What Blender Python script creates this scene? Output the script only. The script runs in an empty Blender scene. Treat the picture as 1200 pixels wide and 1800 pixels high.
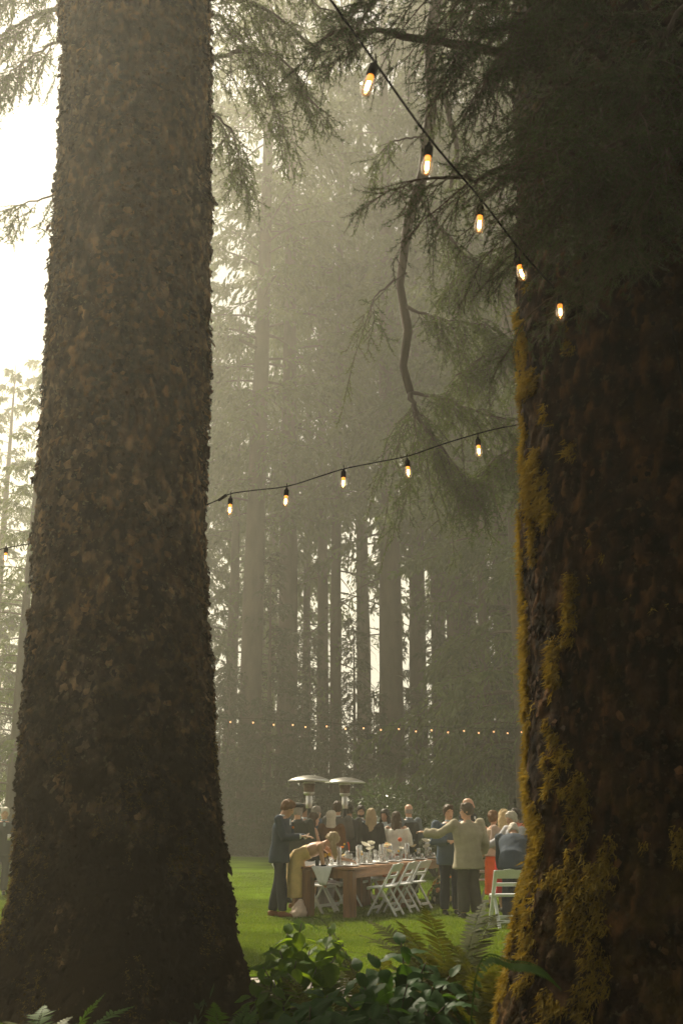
import bpy, bmesh, math, random
import numpy as np
from mathutils import Vector, Matrix, Euler

# ------------------------------------------------------------------ camera, sky, sun, exposure
scene = bpy.context.scene
COL = scene.collection
CAM_H, TILT, F_PX = 1.6, math.radians(15.6), 1900.0
cam_data = bpy.data.cameras.new('camera')
cam = bpy.data.objects.new('camera', cam_data)
COL.objects.link(cam)
cam.location = (0, 0, CAM_H)
cam.rotation_euler = (math.radians(90) + TILT, 0, 0)
cam_data.sensor_fit = 'VERTICAL'
cam_data.sensor_height = 36
cam_data.lens = 36 * F_PX / 1800
cam_data.clip_start = 0.05
cam_data.clip_end = 2000
cam_data.dof.use_dof = True
cam_data.dof.focus_distance = 13.0
cam_data.dof.aperture_fstop = 5.6
scene.camera = cam

SUN_AZ, SUN_EL = math.radians(29), math.radians(46)      # azimuth to the left of the view direction
world = bpy.data.worlds.new('World')
scene.world = world
world.use_nodes = True
wn, wl = world.node_tree.nodes, world.node_tree.links
wn.clear()
w_out = wn.new('ShaderNodeOutputWorld')
w_bg = wn.new('ShaderNodeBackground')
w_sky = wn.new('ShaderNodeTexSky')
w_sky.sky_type = 'NISHITA'
w_sky.sun_disc = False
w_sky.sun_elevation = SUN_EL
w_sky.sun_rotation = -SUN_AZ
w_sky.air_density = 1.0
w_sky.dust_density = 2.0
w_sky.ozone_density = 0.5
w_hs = wn.new('ShaderNodeHueSaturation')
w_hs.inputs['Saturation'].default_value = 0.30            # a sky seen through thick mist has lost its blue
w_mul = wn.new('ShaderNodeMix')
w_mul.data_type = 'RGBA'
w_mul.blend_type = 'MULTIPLY'
w_mul.inputs['Factor'].default_value = 1.0
w_mul.inputs['B'].default_value = (1.0, 0.945, 0.81, 1)
w_fog = wn.new('ShaderNodeMix')                           # mist spreads the sky light evenly: most of the sky is one pale tone
w_fog.data_type = 'RGBA'
w_fog.inputs['Factor'].default_value = 0.75
w_fog.inputs['B'].default_value = (3.5, 3.4, 3.0, 1)
wl.new(w_sky.outputs[0], w_hs.inputs['Color'])
wl.new(w_hs.outputs[0], w_mul.inputs['A'])
wl.new(w_mul.outputs['Result'], w_fog.inputs['A'])
wl.new(w_fog.outputs['Result'], w_bg.inputs['Color'])
w_bg.inputs['Strength'].default_value = 0.10
wl.new(w_bg.outputs[0], w_out.inputs['Surface'])

sun_data = bpy.data.lights.new('sun', 'SUN')
sun_data.energy = 5.0
sun_data.angle = math.radians(4.0)
sun_data.color = (1.0, 0.89, 0.67)
sun = bpy.data.objects.new('sun', sun_data)
COL.objects.link(sun)
sun.location = (-30, 40, 60)
_sd = Vector((-math.sin(SUN_AZ) * math.cos(SUN_EL), math.cos(SUN_AZ) * math.cos(SUN_EL), math.sin(SUN_EL)))
sun.rotation_euler = (-_sd).to_track_quat('-Z', 'Y').to_euler()

HAZE_DENSITY = 0.0033
vs = scene.view_settings
vs.view_transform = 'Standard'
vs.look = 'None'
vs.exposure = 0.85
vs.gamma = 1.0
vs.use_curve_mapping = False
scene.render.engine = 'CYCLES'
cy = scene.cycles
cy.use_denoising = True
cy.use_adaptive_sampling = False
cy.max_bounces = 6
cy.diffuse_bounces = 3
cy.glossy_bounces = 2
cy.transmission_bounces = 5
cy.transparent_max_bounces = 8
cy.volume_bounces = 2
cy.sample_clamp_indirect = 4.0
cy.caustics_reflective = False
cy.caustics_refractive = False

# ------------------------------------------------------------------ helpers
FWD = np.array((0, math.cos(TILT), math.sin(TILT)))
UPV = np.array((0, -math.sin(TILT), math.cos(TILT)))


def ray(px, py):
    return FWD + UPV * ((900 - py) / F_PX) + np.array((1, 0, 0)) * ((px - 600) / F_PX)


def at(px, py, Y):
    """the point of the place that stands Y metres ahead and shows at that spot of the photograph"""
    d = ray(px, py)
    p = d * (Y / d[1])
    return Vector((p[0], p[1], p[2] + CAM_H))


def atx(px, Y):
    return at(px, 1432, Y).x


R = math.radians
rng = np.random.default_rng(7)
random.seed(7)


def link(o, parent=None):
    COL.objects.link(o)
    if parent is not None:
        o.parent = parent
    return o


def tag(o, label=None, cat=None, group=None, kind=None):
    if label:
        o['label'] = label
    if cat:
        o['category'] = cat
    if group:
        o['group'] = group
    if kind:
        o['kind'] = kind
    return o


def thing(name, label, cat, loc=(0, 0, 0), rz=0.0, group=None):
    o = bpy.data.objects.new(name, None)
    o.empty_display_size = 0.1
    link(o)
    o.location = loc
    o.rotation_euler = (0, 0, rz)
    return tag(o, label, cat, group)


def mesh_np(name, V, F, mat=None, smooth=True):
    V = np.ascontiguousarray(V, dtype=np.float32)
    F = np.ascontiguousarray(F, dtype=np.int32)
    k = F.shape[1]
    me = bpy.data.meshes.new(name)
    me.vertices.add(len(V))
    me.vertices.foreach_set('co', V.ravel())
    me.loops.add(F.size)
    me.loops.foreach_set('vertex_index', F.ravel())
    me.polygons.add(len(F))
    me.polygons.foreach_set('loop_start', np.arange(0, F.size, k, dtype=np.int32))
    me.polygons.foreach_set('loop_total', np.full(len(F), k, dtype=np.int32))
    me.polygons.foreach_set('use_smooth', np.full(len(F), smooth, dtype=bool))
    me.update(calc_edges=True)
    if mat:
        me.materials.append(mat)
    return me


def obj(name, me, parent=None):
    return link(bpy.data.objects.new(name, me), parent)


class MB:
    """collects boxes, beams, tubes, lathes; build() links them as one mesh object"""

    def __init__(self):
        self.v, self.f, self.n = [], [], 0

    def add(self, V, F):
        V = np.asarray(V, dtype=float)
        self.v.append(V)
        for f in F:
            self.f.append(tuple(int(i) + self.n for i in f))
        self.n += len(V)
        return self

    def box(self, c, s, M=None, bevel=0.0):
        cx, cy_, cz = c
        hx, hy, hz = s[0] / 2, s[1] / 2, s[2] / 2
        if bevel <= 0:
            V = [(x, y, z) for x in (-hx, hx) for y in (-hy, hy) for z in (-hz, hz)]
            F = [(0, 1, 3, 2), (4, 6, 7, 5), (0, 4, 5, 1), (2, 3, 7, 6), (0, 2, 6, 4), (1, 5, 7, 3)]
        else:
            bm = bmesh.new()
            bmesh.ops.create_cube(bm, size=1)
            for v in bm.verts:
                v.co = Vector((v.co.x * 2 * hx, v.co.y * 2 * hy, v.co.z * 2 * hz))
            bmesh.ops.bevel(bm, geom=bm.edges[:], offset=bevel, segments=1, affect='EDGES')
            bm.verts.index_update()
            V = [tuple(v.co) for v in bm.verts]
            F = [tuple(v.index for v in f.verts) for f in bm.faces]
            bm.free()
        V = np.array(V)
        if M is not None:
            V = V @ np.array(M.to_3x3()).T
        return self.add(V + np.array(c), F)

    def beam(self, a, b, w, d, up=(0, 0, 1), bevel=0.0):
        """box from a to b, w across, d along the up-ish side"""
        a, b = Vector(a), Vector(b)
        z = (b - a)
        L = z.length
        z.normalize()
        upv = Vector(up)
        x = upv.cross(z)
        if x.length < 1e-4:
            x = Vector((1, 0, 0)).cross(z)
        x.normalize()
        y = z.cross(x)
        M = Matrix((x, y, z)).transposed()
        return self.box((a + b) / 2, (w, d, L), M, bevel)

    def tube(self, pts, radii, n=8, cap=True):
        P = np.array([tuple(p) for p in pts], dtype=float)
        if np.isscalar(radii):
            radii = [radii] * len(P)
        V, F = [], []
        T = np.gradient(P, axis=0)
        T /= np.linalg.norm(T, axis=1)[:, None] + 1e-9
        ref = np.array((0, 0, 1.0)) if abs(T[0][2]) < 0.9 else np.array((1.0, 0, 0))
        u = np.cross(T[0], ref)
        u /= np.linalg.norm(u)
        ang = np.arange(n) * 2 * math.pi / n
        for i in range(len(P)):
            u = u - T[i] * np.dot(u, T[i])
            u /= np.linalg.norm(u) + 1e-9
            w = np.cross(T[i], u)
            r = radii[i]
            rx, ry = (r if isinstance(r, (tuple, list)) else (r, r))
            for a in ang:
                V.append(P[i] + u * math.cos(a) * rx + w * math.sin(a) * ry)
        for i in range(len(P) - 1):
            for j in range(n):
                k = (j + 1) % n
                F.append((i * n + j, i * n + k, (i + 1) * n + k, (i + 1) * n + j))
        if cap:
            F.append(tuple(range(n))[::-1])
            F.append(tuple((len(P) - 1) * n + j for j in range(n)))
        return self.add(V, F)

    def lathe(self, prof, n=16, c=(0, 0, 0)):
        """prof: list of (r, z); ends with r = 0 close to a point"""
        V, F = [], []
        ang = np.arange(n) * 2 * math.pi / n
        rows = []
        for r, z in prof:
            if r < 1e-6:
                rows.append([len(V)])
                V.append((c[0], c[1], c[2] + z))
            else:
                rows.append(list(range(len(V), len(V) + n)))
                for a in ang:
                    V.append((c[0] + r * math.cos(a), c[1] + r * math.sin(a), c[2] + z))
        for a, b in zip(rows[:-1], rows[1:]):
            for j in range(n):
                k = (j + 1) % n
                if len(a) == 1 and len(b) == 1:
                    continue
                if len(a) == 1:
                    F.append((a[0], b[k], b[j]))
                elif len(b) == 1:
                    F.append((a[j], a[k], b[0]))
                else:
                    F.append((a[j], a[k], b[k], b[j]))
        return self.add(V, F)

    def rings(self, rows, cap=True):
        """rows: list of equally long rings of points"""
        n = len(rows[0])
        V = [p for r in rows for p in r]
        F = []
        for i in range(len(rows) - 1):
            for j in range(n):
                k = (j + 1) % n
                F.append((i * n + j, i * n + k, (i + 1) * n + k, (i + 1) * n + j))
        if cap:
            F.append(tuple(range(n))[::-1])
            F.append(tuple((len(rows) - 1) * n + j for j in range(n)))
        return self.add(V, F)

    def ball(self, c, r, n=12, m=8, M=None):
        rx, ry, rz = r if isinstance(r, (tuple, list)) else (r, r, r)
        V, F = [], []
        V.append((0, 0, -rz))
        for i in range(1, m):
            t = -math.pi / 2 + math.pi * i / m
            for j in range(n):
                a = 2 * math.pi * j / n
                V.append((rx * math.cos(t) * math.cos(a), ry * math.cos(t) * math.sin(a), rz * math.sin(t)))
        V.append((0, 0, rz))
        for j in range(n):
            F.append((0, 1 + (j + 1) % n, 1 + j))
        for i in range(m - 2):
            for j in range(n):
                k = (j + 1) % n
                F.append((1 + i * n + j, 1 + i * n + k, 1 + (i + 1) * n + k, 1 + (i + 1) * n + j))
        top = len(V) - 1
        for j in range(n):
            F.append((1 + (m - 2) * n + j, 1 + (m - 2) * n + (j + 1) % n, top))
        V = np.array(V)
        if M is not None:
            V = V @ np.array(M.to_3x3()).T
        return self.add(V + np.array(tuple(c)), F)

    def xform(self, M):
        M = np.array(M)
        self.v = [v @ M[:3, :3].T + M[:3, 3] for v in self.v]
        return self

    def mesh(self, name, mat=None, smooth=False):
        me = bpy.data.meshes.new(name)
        me.from_pydata(np.concatenate(self.v).tolist(), [], self.f)
        if smooth:
            me.polygons.foreach_set('use_smooth', [True] * len(me.polygons))
        me.update()
        if mat:
            me.materials.append(mat)
        return me

    def build(self, name, mat, parent=None, smooth=False):
        return obj(name, self.mesh(name, mat, smooth), parent)


# ---- numpy noise
def _h(ix, iy, iz, seed):
    h = (ix.astype(np.int64) * 374761393 + iy.astype(np.int64) * 668265263 + iz.astype(np.int64) * 2147483647 + seed * 974711) & 0xFFFFFFFF
    h = ((h ^ (h >> 13)) * 1274126177) & 0xFFFFFFFF
    h = ((h ^ (h >> 16)) * 2246822519) & 0xFFFFFFFF
    return ((h ^ (h >> 15)) & 0xFFFFFF) / float(0xFFFFFF)


def vnoise(x, y, z, seed=0):
    x, y, z = np.broadcast_arrays(np.asarray(x, float), np.asarray(y, float), np.asarray(z, float))
    ix, iy, iz = np.floor(x), np.floor(y), np.floor(z)
    fx, fy, fz = x - ix, y - iy, z - iz
    fx, fy, fz = fx * fx * (3 - 2 * fx), fy * fy * (3 - 2 * fy), fz * fz * (3 - 2 * fz)
    out = 0
    for a in (0, 1):
        wx = fx if a else 1 - fx
        for b in (0, 1):
            wy = fy if b else 1 - fy
            for c in (0, 1):
                wz = fz if c else 1 - fz
                out = out + _h(ix + a, iy + b, iz + c, seed) * wx * wy * wz
    return out * 2 - 1


def fbm(x, y, z, seed=0, octv=4):
    s, a, f = 0, 1.0, 1.0
    for i in range(octv):
        s = s + a * vnoise(np.asarray(x) * f, np.asarray(y) * f, np.asarray(z) * f, seed + i)
        a *= 0.5
        f *= 2.03
    return s


def voro(u, v, seed=0):
    iu, iv = np.floor(u), np.floor(v)
    f1 = np.full(u.shape, 9.0)
    f2 = np.full(u.shape, 9.0)
    cid = np.zeros(u.shape)
    ou, ov = np.zeros(u.shape), np.zeros(u.shape)
    zz = np.zeros(u.shape)
    for a in (-1, 0, 1):
        for b in (-1, 0, 1):
            cu = iu + a + _h(iu + a, iv + b, zz, seed)
            cv = iv + b + _h(iu + a, iv + b, zz + 1, seed)
            d = np.hypot(u - cu, v - cv)
            near = d < f1
            f2 = np.where(near, f1, np.minimum(f2, d))
            cid = np.where(near, _h(iu + a, iv + b, zz + 2, seed), cid)
            ou = np.where(near, u - cu, ou)
            ov = np.where(near, v - cv, ov)
            f1 = np.where(near, d, f1)
    return f1, f2, cid, ou, ov


# ---- materials
def new_mat(name):
    m = bpy.data.materials.new(name)
    m.use_nodes = True
    nt = m.node_tree
    for n in list(nt.nodes):
        nt.nodes.remove(n)
    out = nt.nodes.new('ShaderNodeOutputMaterial')
    return m, nt, out


def ramp(nt, stops):
    r = nt.nodes.new('ShaderNodeValToRGB')
    e = r.color_ramp.elements
    while len(e) < len(stops):
        e.new(0.5)
    for k, (p, c) in zip(e, stops):
        k.position = p
        k.color = (*c, 1)
    return r


def noise_node(nt, scale, detail=4, rough=0.6, coord='Object', vec_scale=None):
    tc = nt.nodes.new('ShaderNodeTexCoord')
    n = nt.nodes.new('ShaderNodeTexNoise')
    n.inputs['Scale'].default_value = scale
    n.inputs['Detail'].default_value = detail
    n.inputs['Roughness'].default_value = rough
    src = tc.outputs[coord]
    if vec_scale:
        mp = nt.nodes.new('ShaderNodeMapping')
        mp.inputs['Scale'].default_value = vec_scale
        nt.links.new(src, mp.inputs['Vector'])
        src = mp.outputs[0]
    nt.links.new(src, n.inputs['Vector'])
    return n


def pmat(name, base, rough=0.6, var=0.2, scale=6.0, bump=0.0, bscale=40, metal=0.0, spec=0.4, vec_scale=None, dark=None):
    """principled with a noise-varied base colour"""
    m, nt, out = new_mat(name)
    b = nt.nodes.new('ShaderNodeBsdfPrincipled')
    nt.links.new(b.outputs[0], out.inputs['Surface'])
    b.inputs['Roughness'].default_value = rough
    b.inputs['Metallic'].default_value = metal
    b.inputs['Specular IOR Level'].default_value = spec
    lo = dark or tuple(c * (1 - var) for c in base)
    hi = tuple(min(1, c * (1 + var)) for c in base)
    n = noise_node(nt, scale, 5, 0.6, vec_scale=vec_scale)
    r = ramp(nt, [(0.3, lo), (0.7, hi)])
    nt.links.new(n.outputs['Fac'], r.inputs[0])
    nt.links.new(r.outputs[0], b.inputs['Base Color'])
    if bump > 0:
        bn = nt.nodes.new('ShaderNodeBump')
        bn.inputs['Strength'].default_value = bump
        bn.inputs['Distance'].default_value = 0.01
        n2 = noise_node(nt, bscale, 5, 0.65, vec_scale=vec_scale)
        nt.links.new(n2.outputs['Fac'], bn.inputs['Height'])
        nt.links.new(bn.outputs[0], b.inputs['Normal'])
    return m


def leaf_mat(name, c1, c2, trans=0.35, rough=0.5, scale=0.6, tcol=None, spec=0.3):
    """leaf: diffuse and glossy front, light coming through"""
    m, nt, out = new_mat(name)
    b = nt.nodes.new('ShaderNodeBsdfPrincipled')
    b.inputs['Roughness'].default_value = rough
    b.inputs['Specular IOR Level'].default_value = spec
    t = nt.nodes.new('ShaderNodeBsdfTranslucent')
    mx = nt.nodes.new('ShaderNodeMixShader')
    mx.inputs[0].default_value = trans
    n = noise_node(nt, scale, 4, 0.65)
    r = ramp(nt, [(0.32, c1), (0.68, c2)])
    nt.links.new(n.outputs['Fac'], r.inputs[0])
    nt.links.new(r.outputs[0], b.inputs['Base Color'])
    mul = nt.nodes.new('ShaderNodeMix')
    mul.data_type = 'RGBA'
    mul.blend_type = 'MULTIPLY'
    mul.inputs['Factor'].default_value = 1
    mul.inputs['B'].default_value = (*(tcol or (1.6, 1.5, 0.7)), 1)
    nt.links.new(r.outputs[0], mul.inputs['A'])
    nt.links.new(mul.outputs['Result'], t.inputs['Color'])
    nt.links.new(b.outputs[0], mx.inputs[1])
    nt.links.new(t.outputs[0], mx.inputs[2])
    nt.links.new(mx.outputs[0], out.inputs['Surface'])
    return m


def bark_mat(name, cols, moss, moss_lo, moss_hi, scale=9.0, moss_amt=0.5, bump=0.8):
    """bark: plate-to-plate colour, pale lichen and highlight flecks, moss that grows thicker towards the foot of the tree"""
    m, nt, out = new_mat(name)
    N, L = nt.nodes, nt.links
    b = N.new('ShaderNodeBsdfPrincipled')
    b.inputs['Roughness'].default_value = 0.85
    b.inputs['Specular IOR Level'].default_value = 0.06
    L.new(b.outputs[0], out.inputs['Surface'])
    n1 = noise_node(nt, scale, 6, 0.7, vec_scale=(1, 1, 0.45))
    r1 = ramp(nt, [(0.28, cols[0]), (0.5, cols[1]), (0.72, cols[2])])
    L.new(n1.outputs['Fac'], r1.inputs[0])
    # large grey patches of bare bark
    n2 = noise_node(nt, 1.7, 4, 0.6, vec_scale=(1, 1, 0.5))
    r2 = ramp(nt, [(0.5, (0, 0, 0)), (0.66, (1, 1, 1))])
    L.new(n2.outputs['Fac'], r2.inputs[0])
    mx1 = N.new('ShaderNodeMix')
    mx1.data_type = 'RGBA'
    mx1.inputs['B'].default_value = (*cols[3], 1)
    sc = N.new('ShaderNodeMath')
    sc.operation = 'MULTIPLY'
    sc.inputs[1].default_value = 0.6
    L.new(r2.outputs[0], sc.inputs[0])
    L.new(sc.outputs[0], mx1.inputs['Factor'])
    L.new(r1.outputs[0], mx1.inputs['A'])
    # every plate of bark has its own tone
    at_ = N.new('ShaderNodeAttribute')
    at_.attribute_name = 'plate'
    rp = ramp(nt, [(0.12, (0.16, 0.15, 0.14)), (0.45, (0.75, 0.73, 0.70)), (0.72, (1.7, 1.62, 1.45)), (0.92, (3.4, 3.1, 2.5))])
    L.new(at_.outputs['Fac'], rp.inputs[0])
    mp_ = N.new('ShaderNodeMix')
    mp_.data_type = 'RGBA'
    mp_.blend_type = 'MULTIPLY'
    mp_.inputs['Factor'].default_value = 1.0
    L.new(mx1.outputs['Result'], mp_.inputs['A'])
    L.new(rp.outputs[0], mp_.inputs['B'])
    mx1 = mp_
    # lichen flecks, made stronger to stand in for highlights on the bark
    n3 = noise_node(nt, 26, 3, 0.6)
    r3 = ramp(nt, [(0.60, (0, 0, 0)), (0.67, (1, 1, 1))])
    L.new(n3.outputs['Fac'], r3.inputs[0])
    s3 = N.new('ShaderNodeMath')
    s3.operation = 'MULTIPLY'
    s3.inputs[1].default_value = 0.7
    L.new(r3.outputs[0], s3.inputs[0])
    mx2 = N.new('ShaderNodeMix')
    mx2.data_type = 'RGBA'
    mx2.inputs['B'].default_value = (*cols[4], 1)
    L.new(s3.outputs[0], mx2.inputs['Factor'])
    L.new(mx1.outputs['Result'], mx2.inputs['A'])
    # moss
    n4 = noise_node(nt, 3.2, 6, 0.7)
    tc = N.new('ShaderNodeTexCoord')
    sx = N.new('ShaderNodeSeparateXYZ')
    L.new(tc.outputs['Object'], sx.inputs[0])
    mr = N.new('ShaderNodeMapRange')
    mr.inputs['From Min'].default_value = moss_lo
    mr.inputs['From Max'].default_value = moss_hi
    mr.inputs['To Min'].default_value = moss_amt
    mr.inputs['To Max'].default_value = 0.02
    L.new(sx.outputs['Z'], mr.inputs['Value'])
    ad = N.new('ShaderNodeMath')
    ad.operation = 'ADD'
    L.new(n4.outputs['Fac'], ad.inputs[0])
    L.new(mr.outputs[0], ad.inputs[1])
    r4 = ramp(nt, [(0.62, (0, 0, 0)), (0.86, (1, 1, 1))])
    L.new(ad.outputs[0], r4.inputs[0])
    mx3 = N.new('ShaderNodeMix')
    mx3.data_type = 'RGBA'
    mx3.inputs['B'].default_value = (*moss, 1)
    L.new(r4.outputs[0], mx3.inputs['Factor'])
    L.new(mx2.outputs['Result'], mx3.inputs['A'])
    L.new(mx3.outputs['Result'], b.inputs['Base Color'])
    bn = N.new('ShaderNodeBump')
    bn.inputs['Strength'].default_value = bump
    bn.inputs['Distance'].default_value = 0.03
    n5 = noise_node(nt, 55, 6, 0.75, vec_scale=(1, 1, 0.5))
    L.new(n5.outputs['Fac'], bn.inputs['Height'])
    L.new(bn.outputs[0], b.inputs['Normal'])
    return m


M = {}
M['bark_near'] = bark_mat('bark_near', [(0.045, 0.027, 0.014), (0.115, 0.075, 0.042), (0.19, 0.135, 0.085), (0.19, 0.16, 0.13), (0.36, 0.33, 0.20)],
                          (0.030, 0.019, 0.005), 0.8, 5.0, moss_amt=0.42)  # dark moss, its tone lowered further to stand in for shade at the foot
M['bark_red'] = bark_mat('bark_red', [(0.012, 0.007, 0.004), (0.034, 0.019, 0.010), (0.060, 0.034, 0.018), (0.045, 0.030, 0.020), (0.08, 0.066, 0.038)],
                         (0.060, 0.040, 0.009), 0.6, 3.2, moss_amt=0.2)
M['bark_far'] = pmat('bark_far', (0.085, 0.062, 0.044), 0.9, 0.45, 2.2, 0.5, 12, vec_scale=(1, 1, 0.25))
M['wood_dead'] = pmat('wood_dead', (0.10, 0.075, 0.05), 0.9, 0.4, 3)
M['needles'] = leaf_mat('needles', (0.036, 0.060, 0.015), (0.105, 0.140, 0.036), 0.36, 0.55, 0.8)
M['needles_shaded'] = leaf_mat('needles_shaded', (0.016, 0.026, 0.008), (0.042, 0.052, 0.016), 0.22, 0.6, 0.7)  # darker needle colour stands for the shade the young spruces grow in
M['needles_near'] = leaf_mat('needles_near', (0.020, 0.044, 0.010), (0.060, 0.102, 0.022), 0.28, 0.45, 2.5)
M['moss'] = leaf_mat('moss', (0.15, 0.105, 0.016), (0.33, 0.25, 0.048), 0.3, 0.9, 7, tcol=(1.3, 1.1, 0.5), spec=0.1)
M['moss_dark'] = leaf_mat('moss_dark', (0.08, 0.055, 0.015), (0.17, 0.125, 0.03), 0.25, 0.9, 9, tcol=(1.3, 1.1, 0.5), spec=0.1)

# ------------------------------------------------------------------ ground
def grid_mesh(name, x0, x1, y0, y1, nx, ny, zf, mat):
    xs, ys = np.linspace(x0, x1, nx), np.linspace(y0, y1, ny)
    X, Y = np.meshgrid(xs, ys)
    V = np.stack([X, Y, zf(X, Y)], -1).reshape(-1, 3)
    i = np.arange(nx * ny).reshape(ny, nx)
    F = np.stack([i[:-1, :-1], i[:-1, 1:], i[1:, 1:], i[1:, :-1]], -1).reshape(-1, 4)
    return mesh_np(name, V, F, mat)


M['soil'] = pmat('soil', (0.050, 0.035, 0.022), 0.95, 0.5, 1.3, 0.8, 18)
M['lawn'] = pmat('lawn', (0.080, 0.125, 0.008), 0.9, 0.42, 0.8, 0.9, 60, spec=0.0)
M['stone'] = pmat('stone', (0.36, 0.32, 0.27), 0.8, 0.25, 4, 0.5, 30)
M['grass'] = leaf_mat('grass', (0.080, 0.130, 0.008), (0.15, 0.20, 0.018), 0.4, 0.5, 1.1, tcol=(1.5, 1.4, 0.6))

tag(obj('ground', grid_mesh('ground', -230, 230, -60, 230, 120, 100,
        lambda x, y: -0.03 + 0.10 * fbm(x * 0.3, y * 0.3, 0, 3) * (y > 47), M['soil'])), kind='structure')


def lawn_far(x):
    return 44.0 + 0.7 * np.sin(x * 0.5) + 0.5 * np.sin(x * 1.3 + 1) - 0.35 * np.clip(-6 - x, 0, 12)


def lawn_near(x):
    return 12.0 + 0.15 * np.sin(x * 1.7)


def make_lawn():
    nx, ny = 90, 40
    xs = np.linspace(-45, 30, nx)
    T = np.linspace(0, 1, ny)
    X, TT = np.meshgrid(xs, T)
    Y = lawn_near(X) * (1 - TT) + lawn_far(X) * TT
    Z = 0.012 * vnoise(X * 0.5, Y * 0.5, 0, 5)
    V = np.stack([X, Y, Z], -1).reshape(-1, 3)
    i = np.arange(nx * ny).reshape(ny, nx)
    F = np.stack([i[:-1, :-1], i[:-1, 1:], i[1:, 1:], i[1:, :-1]], -1).reshape(-1, 4)
    tag(obj('lawn', mesh_np('lawn', V, F, M['lawn'])), kind='structure')
    # blades of the nearer grass
    Ps = []
    for (y0, y1, n) in ((12.0, 16, 90000), (16, 22, 70000), (22, 32, 30000)):
        y = rng.uniform(y0, y1, n)
        x = rng.uniform(-0.36, 0.22, n) * y
        Ps.append(np.stack([x, y, np.zeros(n)], -1))
    P = np.concatenate(Ps)
    P = P[P[:, 1] > lawn_near(P[:, 0])]
    n = len(P)
    a = rng.uniform(0, 2 * math.pi, n)
    far = np.clip((P[:, 1] - 12) / 14, 0, 1)
    h = rng.uniform(0.018, 0.038, n)
    w = 0.003 + 0.007 * far
    tip = P + np.stack([np.cos(a) * h * 0.5, np.sin(a) * h * 0.5, h], -1)
    side = np.stack([-np.sin(a) * w, np.cos(a) * w, np.zeros(n)], -1)
    V = np.stack([P - side, P + side, tip], 1).reshape(-1, 3)
    tag(obj('grass', mesh_np('grass', V, np.arange(3 * n).reshape(-1, 3), M['grass'], False)),
        'short mown green grass covering the lawn', 'grass', kind='stuff')


make_lawn()


def flagstones():
    p = tag(obj('path', grid_mesh('path', -3.2, 2.2, 10.35, 11.85, 12, 4, lambda x, y: -0.018 + 0 * x, M['soil'])), kind='structure')
    x, k = -3.1, 0
    while x < 2.0:
        w = random.uniform(0.5, 0.8)
        y = 10.4
        while y < 11.6:
            d = random.uniform(0.38, 0.62)
            m = MB()
            n = 9
            pts = []
            for j in range(n):
                a = 2 * math.pi * j / n
                rx = (w / 2 - 0.025) * random.uniform(0.93, 1.05) * max(abs(math.cos(a)), abs(math.sin(a))) ** -0.6
                ry = (d / 2 - 0.025) * random.uniform(0.93, 1.05) * max(abs(math.cos(a)), abs(math.sin(a))) ** -0.6
                pts.append((x + w / 2 + min(w / 2 - .02, max(-w / 2 + .02, rx * math.cos(a))), y + d / 2 + min(d / 2 - .02, max(-d / 2 + .02, ry * math.sin(a)))))
            m.rings([[(px, py, -0.03) for px, py in pts], [(px, py, 0.008 + 0.006 * random.random()) for px, py in pts]])
            m.build('flagstone', M['stone'], p)
            y += d
        x += w


flagstones()


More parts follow.
